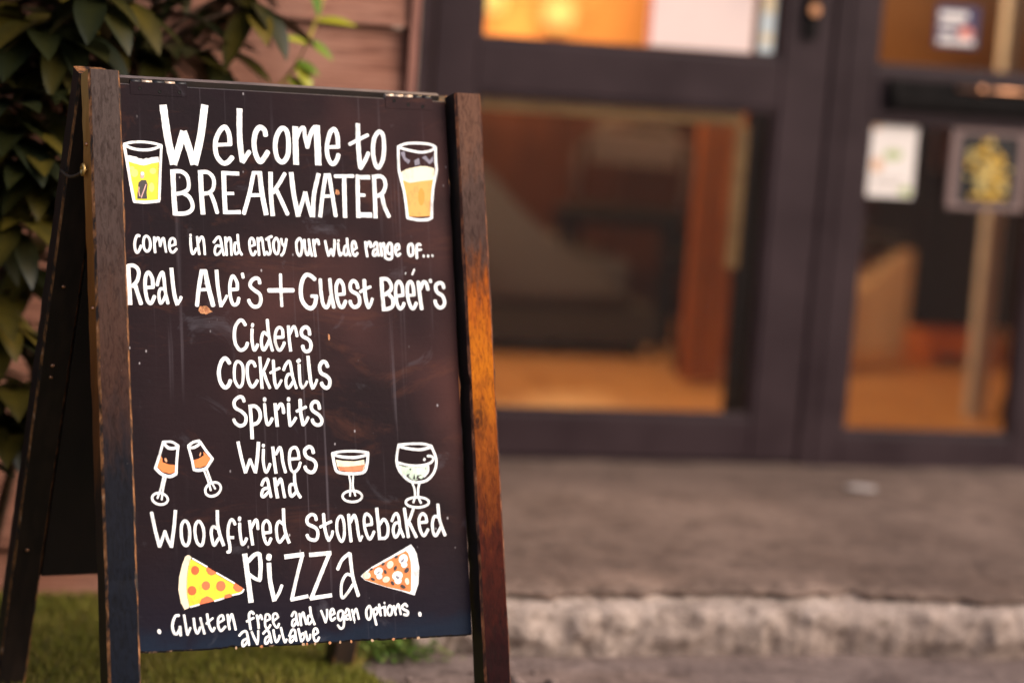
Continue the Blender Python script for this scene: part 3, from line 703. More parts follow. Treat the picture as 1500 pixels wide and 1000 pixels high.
def paint_object(name, data, label=None):
    bm = bmesh.new(); mats = ['white']
    def idx(n):
        if n not in mats: mats.append(n)
        return mats.index(n)
    nfill = 0; ns = 0
    rows = data.split('\n')
    for row in rows:
        tk = row.split(); key = tk[0]
        pts = [tuple(float(v) * 1e-4 for v in t.split(',')) for t in tk[1:]]
        if key[0] == '#':
            h = .00025 + .00006 * nfill; nfill += 1; mi = idx(key[1:])
            vs = [bm.verts.new(PF(x, y, h)) for x, y in pts]
            for tri in tessellate_polygon([[Vector((x, y, 0)) for x, y in pts]]):
                f = bm.faces.new([vs[t] for t in tri]); f.material_index = mi
        else:
            special = key.endswith('s'); flat = 'f' in key
            wd = float(key.rstrip('sf')) * 1e-4
            base = .0004 if not nfill else .0004 + .00006 * nfill
            stroke(bm, pts, wd, base + .000025 * (ns % 9), idx('skin') if special else 0, flat, ns * 1.37 + len(name)); ns += 1
    bmesh.ops.recalc_face_normals(bm, faces=bm.faces)
    nv = PF(0, 0, 1) - PF(0, 0, 0)
    for f in bm.faces:
        f.normal_update()
        if f.normal.dot(nv) < 0: f.normal_flip()
    o = from_bm(name, bm, [pmat(m) for m in mats], panel)
    if label: o['label'] = label
LETTERING = [
('welcome_lettering', '''118f 725,331 758,649 792,899 859,1235
108f 859,1235 950,975 1034,720
108f 1034,720 1103,948 1179,1223
118f 1388,297 1319,707 1253,983 1184,1222
56 1546,906 1771,889
77 1769,890 1764,750 1732,656 1689,623 1609,694 1540,845 1531,993 1565,1107 1644,1183 1721,1166 1796,1089
92f 1948,325 1932,647 1936,912 1964,1154
72 1968,1149 2029,1056 2077,991
82 2356,718 2337,639 2272,601 2202,666 2162,817 2171,987 2221,1118 2265,1132 2330,1055 2378,983
77 2630,598 2707,643 2728,814 2705,1018 2618,1128 2531,1068 2505,887 2541,715 2630,598
97f 2852,561 2844,819 2839,1160
62 2860,765 2911,644 2959,578 2998,587 3004,715 3036,881
72 3036,875 3084,712 3152,579 3216,555
108f 3206,528 3210,803 3207,1153
56 3368,862 3558,851
72 3552,853 3553,702 3529,605 3493,572 3424,642 3369,829 3367,990 3419,1112 3482,1110 3531,1038 3551,977
77f 3906,463 3897,773 3905,1066 3917,1174
67 3917,1174 4005,1040 4063,929
56 3750,801 3881,732 4066,640
70 4262,579 4329,634 4337,830 4303,1028 4221,1151 4166,1077 4144,904 4174,695 4262,579
80f 840,1314 842,1689 854,2009
62 845,1340 969,1339 1058,1400 1086,1514 1066,1609 988,1658 896,1682
64 999,1670 1083,1723 1131,1826 1121,1909 1052,1964 965,1982 847,1985
77f 1278,1310 1280,1674 1293,1984
62 1283,1334 1391,1335 1465,1395 1489,1489 1463,1595 1400,1649 1324,1665
64 1422,1654 1472,1773 1519,1949
77f 1649,1309 1646,1662 1650,1966
62f 1632,1336 1899,1337
49f 1674,1651 1803,1646
62f 1640,1941 1898,1929
67 2135,1312 2048,1648 1949,1947
80f 2230,1290 2259,1641 2312,1962
56 2059,1664 2253,1654
56f 2113,1316 2257,1310
72f 2411,1291 2402,1636 2417,1975
64 2643,1309 2547,1461 2439,1609
67 2495,1569 2568,1726 2660,1936
77f 2751,1283 2776,1602 2836,1971
62f 2836,1963 2910,1758 2969,1580
62f 2972,1580 3006,1765 3059,1967
70f 3208,1282 3115,1612 3078,1968
67f 3327,1288 3258,1607 3198,1969
67 3381,1302 3418,1602 3459,1939
51 3273,1639 3417,1631
56f 3301,1307 3404,1303
56 3478,1317 3786,1303
74f 3634,1298 3623,1638 3618,1966
70f 3863,1279 3849,1609 3841,1960
70f 3846,1317 4071,1312
51 3873,1599 3963,1600
82f 3817,1914 4075,1910
70f 4139,1274 4139,1621 4133,1957
64 4149,1300 4255,1291 4316,1343 4327,1441 4276,1551 4186,1605
67 4260,1595 4295,1768 4363,1923'''),
('invitation_lettering', '''43 283,2337 248,2333 214,2401 203,2493 218,2575 247,2585 283,2527 301,2486
42 380,2337 346,2387 342,2500 382,2566 429,2539 448,2457 427,2364 380,2337
42 512,2352 511,2476 516,2579
37 520,2424 560,2361 584,2371 598,2484
37 598,2484 634,2375 661,2369 673,2472 687,2570
34 747,2482 834,2454
42 834,2458 831,2385 795,2360 756,2392 740,2481 760,2558 803,2570 853,2519
42 1078,2343 1080,2472 1091,2566 1113,2588 1148,2538 1165,2507
42 1082,2298 1083,2316
42 1186,2329 1194,2459 1210,2594
40 1201,2417 1248,2331 1280,2348 1292,2457 1297,2592
43 1446,2406 1497,2342 1540,2323 1561,2383 1578,2502 1599,2596
41 1547,2463 1487,2457 1457,2526 1469,2590 1515,2582 1561,2524
43 1635,2325 1639,2469 1645,2595
40 1648,2396 1689,2330 1716,2352 1722,2468 1722,2593
43 1834,2281 1839,2423 1851,2517 1887,2584
41 1834,2415 1787,2408 1773,2498 1788,2576 1833,2549 1852,2496
34 2030,2455 2101,2429
43 2101,2432 2090,2351 2054,2326 2022,2376 2023,2492 2052,2575 2086,2577 2115,2527
43 2157,2322 2163,2457 2168,2583
40 2166,2383 2208,2317 2229,2340 2240,2466 2257,2581
43 2290,2340 2341,2310 2387,2291
43 2332,2321 2341,2432 2354,2516 2336,2564 2308,2564 2289,2533
43 2450,2318 2410,2388 2416,2504 2453,2561 2488,2513 2499,2396 2474,2328 2450,2318
43 2539,2326 2549,2395 2581,2436
43 2625,2327 2597,2447 2565,2543 2528,2580
44 2831,2316 2786,2379 2791,2516 2827,2581 2863,2525 2878,2387 2856,2318 2831,2316
44 2921,2331 2923,2460 2946,2557 2978,2549 3002,2458
44 2994,2322 3008,2458 3036,2575
44 3070,2327 3076,2446 3092,2579
42 3078,2403 3115,2333 3147,2332 3158,2396
44 3265,2340 3285,2462 3309,2568
41 3311,2568 3359,2466
41 3362,2466 3386,2567
44 3423,2320 3411,2449 3386,2567
44 3478,2372 3484,2479 3503,2559 3537,2521
44 3489,2321 3488,2335
44 3633,2293 3637,2401 3650,2497 3675,2560
42 3631,2406 3590,2418 3570,2488 3584,2552 3625,2540 3644,2486
34 3719,2479 3782,2440
44 3785,2440 3766,2349 3734,2339 3712,2399 3718,2511 3756,2559 3798,2517
44 3940,2339 3946,2447 3961,2565
41 3953,2414 3998,2338 4026,2353 4026,2418
42 4070,2406 4108,2348 4139,2356 4142,2464 4155,2550
41 4132,2445 4078,2465 4060,2530 4091,2553 4128,2507
43 4194,2355 4202,2441 4210,2549
41 4213,2408 4251,2351 4263,2429 4268,2547 4264,2580
43 4358,2345 4319,2384 4307,2471 4338,2519 4380,2491 4391,2382 4358,2345
43 4386,2372 4388,2491 4375,2583 4322,2602 4270,2580
34 4457,2470 4512,2434
43 4512,2434 4509,2369 4480,2364 4449,2403 4450,2495 4482,2545 4525,2509
45 4716,2353 4676,2386 4668,2484 4694,2540 4743,2515 4754,2417 4739,2358 4716,2353
45 4821,2367 4811,2448 4810,2573
41 4821,2372 4854,2349 4884,2365
39 4811,2448 4892,2436
47 4928,2538 4933,2538
47 5005,2536 5010,2536
47 5082,2531 5086,2529'''),
('ales_lettering', '''70f 87,2773 95,3069 100,3373
59 94,2791 168,2784 233,2826 251,2903 218,3016 146,3096
62 189,3078 226,3210 269,3353
51 346,3111 463,3106
57 463,3109 457,2971 402,2884 352,2962 342,3127 366,3290 411,3351 450,3309 481,3242
53 528,3072 564,2959 618,2878 638,2968 652,3163 687,3342
47 637,3127 573,3133 550,3226 570,3344 624,3287 655,3214
62f 761,2809 774,3037 798,3243 834,3368
49 834,3351 880,3288 894,3247
64 1235,2848 1179,3113 1142,3367
74 1292,2847 1331,3080 1396,3364
49 1189,3134 1343,3123
51f 1211,2845 1311,2843
59f 1472,2823 1483,3077 1523,3388
47 1523,3373 1584,3284 1621,3216
51 1689,3123 1793,3116
55 1793,3119 1792,3010 1730,2915 1682,3022 1673,3189 1702,3324 1744,3354 1790,3323 1812,3249
51 1885,2877 1894,2933
59 2160,3014 2146,2956 2092,2940 2024,2985 2004,3058 2062,3120 2148,3182 2166,3276 2129,3360 2051,3377 1992,3330 1970,3278
51 2503,2876 2500,3113 2503,3361
70 2300,3125 2698,3116
66 3064,2940 2999,2888 2932,2872 2866,2944 2826,3087 2835,3256 2909,3366 2987,3389 3046,3333 3076,3210
55 2995,3203 3086,3202
59 3154,2944 3157,3124 3182,3315 3230,3375 3272,3335 3312,3207
59 3314,2936 3326,3154 3359,3371
51 3456,3170 3543,3161
59 3542,3163 3532,3023 3473,2949 3417,3035 3417,3206 3454,3343 3510,3364 3562,3273
59 3779,3062 3758,2982 3702,2954 3653,3010 3666,3106 3772,3169 3799,3264 3775,3334 3704,3364 3649,3320 3638,3272
64 3892,2942 3894,3145 3915,3295 3946,3367
49 3950,3364 3990,3294 4013,3229
47 3814,3125 3891,3081 3991,3042
64f 4184,2894 4188,3152 4200,3418
59 4189,2913 4282,2919 4342,2999 4332,3085 4234,3162
59 4304,3163 4359,3230 4353,3337 4281,3381 4199,3391
49 4444,3177 4538,3168
55 4538,3170 4533,3028 4481,2951 4425,3019 4416,3191 4436,3320 4480,3379 4529,3341 4549,3292
49 4643,3167 4732,3160
57 4732,3163 4717,3003 4678,2948 4624,3016 4621,3188 4658,3334 4703,3376 4741,3327 4761,3284
31 4757,2753 4717,2835
13 4610,2805 4596,2832
62 4814,2953 4827,3142 4850,3375
57 4849,3055 4900,2955 4949,2967 4976,3070
51 5023,2917 5030,2949
59 5254,3038 5233,2975 5175,2961 5113,3008 5131,3105 5223,3169 5255,3266 5219,3338 5153,3352 5102,3301 5088,3247'''),
('ciders_lettering', '''55 1899,3657 1855,3591 1800,3598 1738,3687 1716,3822 1730,3947 1782,4028 1834,4038 1892,3998 1922,3933
51 2005,3722 1996,3883 2012,4008 2033,4039 2071,3982 2083,3955
49 2019,3645 2010,3675
51 2257,3578 2266,3756 2292,3923 2320,4043
50 2258,3814 2188,3772 2147,3882 2156,4007 2188,4033 2245,3944 2271,3892
49 2390,3844 2501,3838
50 2501,3840 2495,3723 2443,3690 2388,3755 2370,3902 2409,4022 2451,4032 2501,3964 2517,3922
51f 2595,3659 2600,3869 2616,4057
48 2609,3795 2670,3685 2703,3688 2722,3763 2728,3821
57 2939,3793 2926,3711 2872,3681 2810,3731 2817,3815 2908,3867 2952,3930 2938,4025 2877,4059 2828,4025 2817,3973'''),
('cocktails_lettering', '''62 1621,4237 1585,4182 1543,4167 1488,4225 1448,4357 1456,4489 1499,4580 1546,4606 1595,4568 1624,4502
47 1758,4212 1711,4258 1691,4374 1698,4506 1755,4597 1809,4556 1831,4423 1826,4274 1758,4212
53 2030,4284 2007,4231 1955,4216 1909,4274 1899,4407 1924,4539 1965,4597 2010,4569 2055,4502
51f 2110,4139 2119,4382 2126,4627
45 2252,4178 2198,4290 2127,4415
51 2164,4378 2206,4507 2250,4613
51 2326,4200 2330,4407 2337,4540 2361,4614
42 2363,4615 2408,4557 2444,4497
41 2269,4386 2337,4349 2423,4313
47 2487,4340 2528,4257 2584,4205 2607,4273 2631,4441 2682,4618
47 2619,4410 2558,4410 2519,4491 2523,4591 2556,4614 2603,4566 2631,4524
51f 2744,4252 2744,4407 2755,4558 2789,4625
41 2788,4615 2830,4575 2862,4518
57 2752,4191 2723,4213
57f 2896,4123 2908,4340 2926,4541 2959,4634
43 2960,4617 3002,4550 3025,4493
59 3213,4288 3184,4226 3130,4218 3084,4281 3095,4382 3183,4433 3236,4492 3229,4580 3174,4619 3117,4584 3099,4542'''),
('spirits_lettering', '''53 1830,4816 1805,4756 1745,4752 1674,4815 1684,4908 1785,4971 1847,5043 1832,5146 1754,5185 1682,5145 1652,5088
57f 1923,4868 1932,5116 1936,5386
55 1930,4891 2007,4892 2070,4962 2076,5066 2029,5141 1951,5168
51 2157,4859 2165,5046 2180,5144 2204,5171 2248,5119 2268,5078
53 2162,4774 2159,4806
57f 2326,4848 2336,5047 2348,5203
53 2358,4933 2405,4866 2438,4872 2455,4939 2458,4994
53 2544,4860 2542,5028 2556,5190
47 2559,5184 2603,5143 2653,5071
57 2549,4776 2546,4801
59 2736,4800 2738,4999 2769,5178
47 2772,5181 2815,5135 2854,5067
47 2672,4972 2757,4936 2826,4907
55 3049,4933 3030,4849 2975,4826 2919,4875 2930,4958 3033,5032 3078,5106 3060,5169 2992,5185 2936,5146 2921,5102'''),
('wines_lettering', '''53f 1706,5420 1750,5659 1808,5896
47 1811,5881 1885,5692
47 1887,5692 1958,5884
57f 2033,5429 2006,5663 1961,5899
47 2108,5546 2097,5716 2118,5861 2145,5884 2186,5811 2203,5765
51 2111,5477 2107,5495
53f 2258,5504 2273,5709 2294,5911
49 2305,5617 2370,5519 2397,5587 2410,5732 2447,5893
47 2539,5698 2678,5690
48 2678,5693 2666,5583 2625,5521 2545,5560 2519,5703 2538,5848 2589,5895 2660,5840 2695,5752
56 2916,5605 2897,5537 2842,5516 2775,5572 2802,5666 2911,5720 2950,5793 2914,5886 2846,5902 2787,5863 2769,5816
49 2057,6081 2089,6015 2143,5987 2164,6057 2181,6171 2197,6259
47 2161,6121 2078,6148 2049,6229 2079,6256 2145,6201 2179,6171
55f 2269,5972 2282,6132 2303,6282
49 2306,6081 2363,5994 2389,6083 2401,6176 2417,6269
53 2590,5921 2594,6066 2622,6191 2670,6277
51 2588,6079 2519,6089 2503,6178 2524,6256 2573,6231 2620,6181'''),
('woodfired_lettering', '''53 317,6450 360,6692 418,6944
46 424,6944 511,6726
46 511,6726 553,6858 600,6950
53f 686,6420 656,6650 599,6968
47 822,6582 772,6643 761,6784 783,6905 834,6945 877,6888 893,6748 873,6626 822,6582
47 1039,6594 986,6650 975,6780 1005,6912 1067,6952 1102,6875 1113,6754 1090,6653 1039,6594
53f 1336,6438 1334,6649 1362,6802 1417,6971
48 1328,6710 1260,6680 1227,6758 1241,6890 1267,6956 1315,6892 1355,6843
48 1607,6655 1580,6598 1543,6591 1501,6685 1490,6827 1511,6969 1505,7055 1469,7064
46f 1500,6849 1584,6850
49 1681,6647 1681,6782 1701,6935 1722,6956 1758,6916 1780,6871
51 1685,6558 1678,6593
51f 1838,6601 1854,6787 1875,6976
48 1862,6716 1933,6603 1962,6627 1968,6734
46 2066,6798 2162,6791
48 2165,6793 2159,6673 2107,6613 2051,6680 2051,6823 2082,6937 2124,6964 2169,6883
53f 2389,6438 2389,6680 2415,6835 2462,6964
48 2389,6685 2309,6636 2263,6727 2270,6881 2306,6944 2358,6894 2404,6834
53 2915,6624 2899,6565 2839,6541 2769,6598 2777,6681 2896,6746 2932,6819 2911,6912 2854,6931 2780,6902 2754,6850
53 3038,6543 3047,6740 3074,6875 3105,6941
47 3110,6941 3159,6868 3175,6806
46 2975,6736 3066,6694 3158,6658
48 3307,6584 3256,6653 3246,6798 3280,6923 3321,6963 3360,6884 3369,6718 3346,6603 3307,6584
53 3450,6564 3457,6762 3469,6966
49 3472,6680 3540,6572 3575,6662 3599,6871 3623,6960
36 3626,6960 3660,6894
46 3731,6731 3828,6719
48 3828,6719 3816,6616 3751,6557 3708,6613 3707,6759 3745,6896 3783,6944 3825,6899 3860,6832
55f 3921,6467 3937,6714 3950,6960
49 3953,6735 4032,6648 4094,6739 4087,6875 4040,6935 3954,6936
46 4166,6678 4207,6595 4255,6563 4286,6639 4301,6787 4351,6927
47 4282,6705 4215,6722 4181,6826 4213,6928 4271,6870 4301,6787
53 4388,6495 4409,6706 4432,6930
47 4542,6493 4496,6603 4431,6738
53 4464,6718 4508,6814 4565,6934
47 4664,6715 4758,6707
49 4758,6710 4745,6620 4689,6580 4629,6659 4633,6797 4672,6898 4712,6913 4773,6827
53 4964,6446 4973,6637 5011,6787 5059,6921
49 4961,6639 4893,6630 4852,6740 4865,6888 4904,6923 4961,6849 5000,6786'''),
('pizza_lettering', '''82f 1742,7097 1778,7466 1812,7825
64 1796,7209 1877,7132 1942,7104 1977,7116
67 1977,7116 1987,7275 1968,7480
53 1971,7500 1891,7473 1795,7403
72f 2120,7247 2129,7519 2184,7819
51 2190,7799 2263,7697 2311,7592
87 2129,7141 2119,7181
70f 2373,7167 2690,7138
57f 2668,7140 2560,7469 2458,7818
57f 2444,7810 2730,7767
66f 2776,7150 3136,7133
62f 3107,7139 2934,7484 2771,7818
59f 2757,7804 3116,7769
55 3229,7381 3309,7243 3431,7150
57 3442,7155 3472,7504 3549,7793
47 3461,7493 3371,7467 3288,7591 3269,7778 3299,7816 3388,7730 3466,7625'''),
('dietary_lettering', '''71 365,8185 371,8183
44 677,7963 622,7975 574,8095 590,8207 637,8230 692,8149
44 690,8128 695,8254
40 758,7964 781,8147 799,8248
36 801,8252 847,8153
40 904,8020 920,8167 954,8236 1002,8150
40 1008,8017 1033,8131 1061,8247
41 1114,7966 1137,8122 1185,8219 1221,8170
34 1096,8103 1201,8026
34 1287,8101 1371,8059
41 1371,8059 1351,7994 1290,8030 1281,8142 1320,8217 1392,8159
41 1434,7988 1444,8108 1455,8200
39 1452,8094 1499,7984 1527,8084 1552,8212
42 1845,7992 1812,7960 1773,7996 1775,8109 1786,8216
37 1730,8100 1843,8052
39 1893,8016 1911,8130 1915,8209
36 1913,8073 1954,8016 1974,8079
32 2025,8114 2103,8079
37 2103,8079 2090,8022 2041,8012 2022,8093 2025,8192 2067,8217 2104,8170
32 2163,8106 2231,8064
37 2234,8064 2206,8006 2154,8022 2150,8127 2182,8194 2216,8210 2242,8157
39 1604,8303 1656,8256 1713,8245 1736,8319 1753,8447
37 1727,8350 1655,8386 1652,8459 1693,8440 1741,8376
39 1802,8256 1840,8353 1882,8440
37 1882,8443 1901,8342 1906,8247
39 1982,8293 2035,8246 2069,8262 2092,8337 2107,8430
37 2085,8325 2019,8362 2008,8435 2042,8436 2090,8365
39 2149,8248 2160,8340 2187,8427 2232,8372 2241,8333
39 2270,8219 2296,8347 2324,8438 2352,8395
39 2396,8349 2445,8262 2490,8270 2498,8342 2507,8425
37 2490,8345 2421,8368 2402,8424 2429,8439 2488,8372
39 2550,8248 2570,8361 2585,8436
37 2578,8354 2628,8316 2638,8379 2595,8437
39 2662,8295 2679,8381 2689,8426 2725,8398 2736,8342
33 2797,8357 2863,8318
39 2863,8318 2846,8265 2804,8264 2784,8341 2803,8435 2848,8437 2876,8391
40 2451,8053 2489,7995 2521,8019 2525,8104 2548,8192
37 2522,8092 2464,8119 2452,8188 2480,8202 2528,8134
40 2577,8024 2596,8197
37 2589,8107 2635,8005 2658,8096 2678,8183
41 2751,7935 2765,8055 2812,8193
37 2761,8073 2716,8064 2702,8157 2732,8184 2783,8124
40 2928,7995 2964,8087 2993,8171
40 2993,8171 3021,8082 3026,7984
33 3071,8080 3146,8046
39 3146,8046 3125,7978 3086,7998 3074,8085 3095,8149 3154,8115
39 3255,8007 3207,8038 3203,8121 3236,8155 3274,8109 3286,8034 3255,8007
39 3286,8034 3297,8155 3281,8253 3233,8276 3190,8223
39 3322,8048 3354,7989 3383,8011 3391,8084 3407,8154
37 3392,8072 3336,8089 3331,8137 3363,8140
39 3436,8003 3465,8166
37 3458,8072 3503,7991 3524,8060 3540,8148
15 3469,8171 3468,8205
40 3720,7959 3671,8021 3674,8127 3710,8162 3747,8100 3745,7994 3720,7959
40 3784,8011 3803,8133 3827,8248
37 3800,8027 3844,7987 3857,8060 3813,8106
39 3888,7942 3906,8110
32 3859,8014 3990,7979
39 3976,7996 3980,8114
30 3978,7916 3979,7931
39 4054,7974 4020,8036 4040,8109 4081,8103 4102,8025 4079,7975 4054,7974
39 4129,7977 4159,8113
37 4151,8042 4206,7953 4228,8030 4242,8107
42 4356,7990 4321,7955 4268,7994 4295,8033 4365,8075 4346,8124 4294,8113
71 4561,8122 4568,8121'''),
]
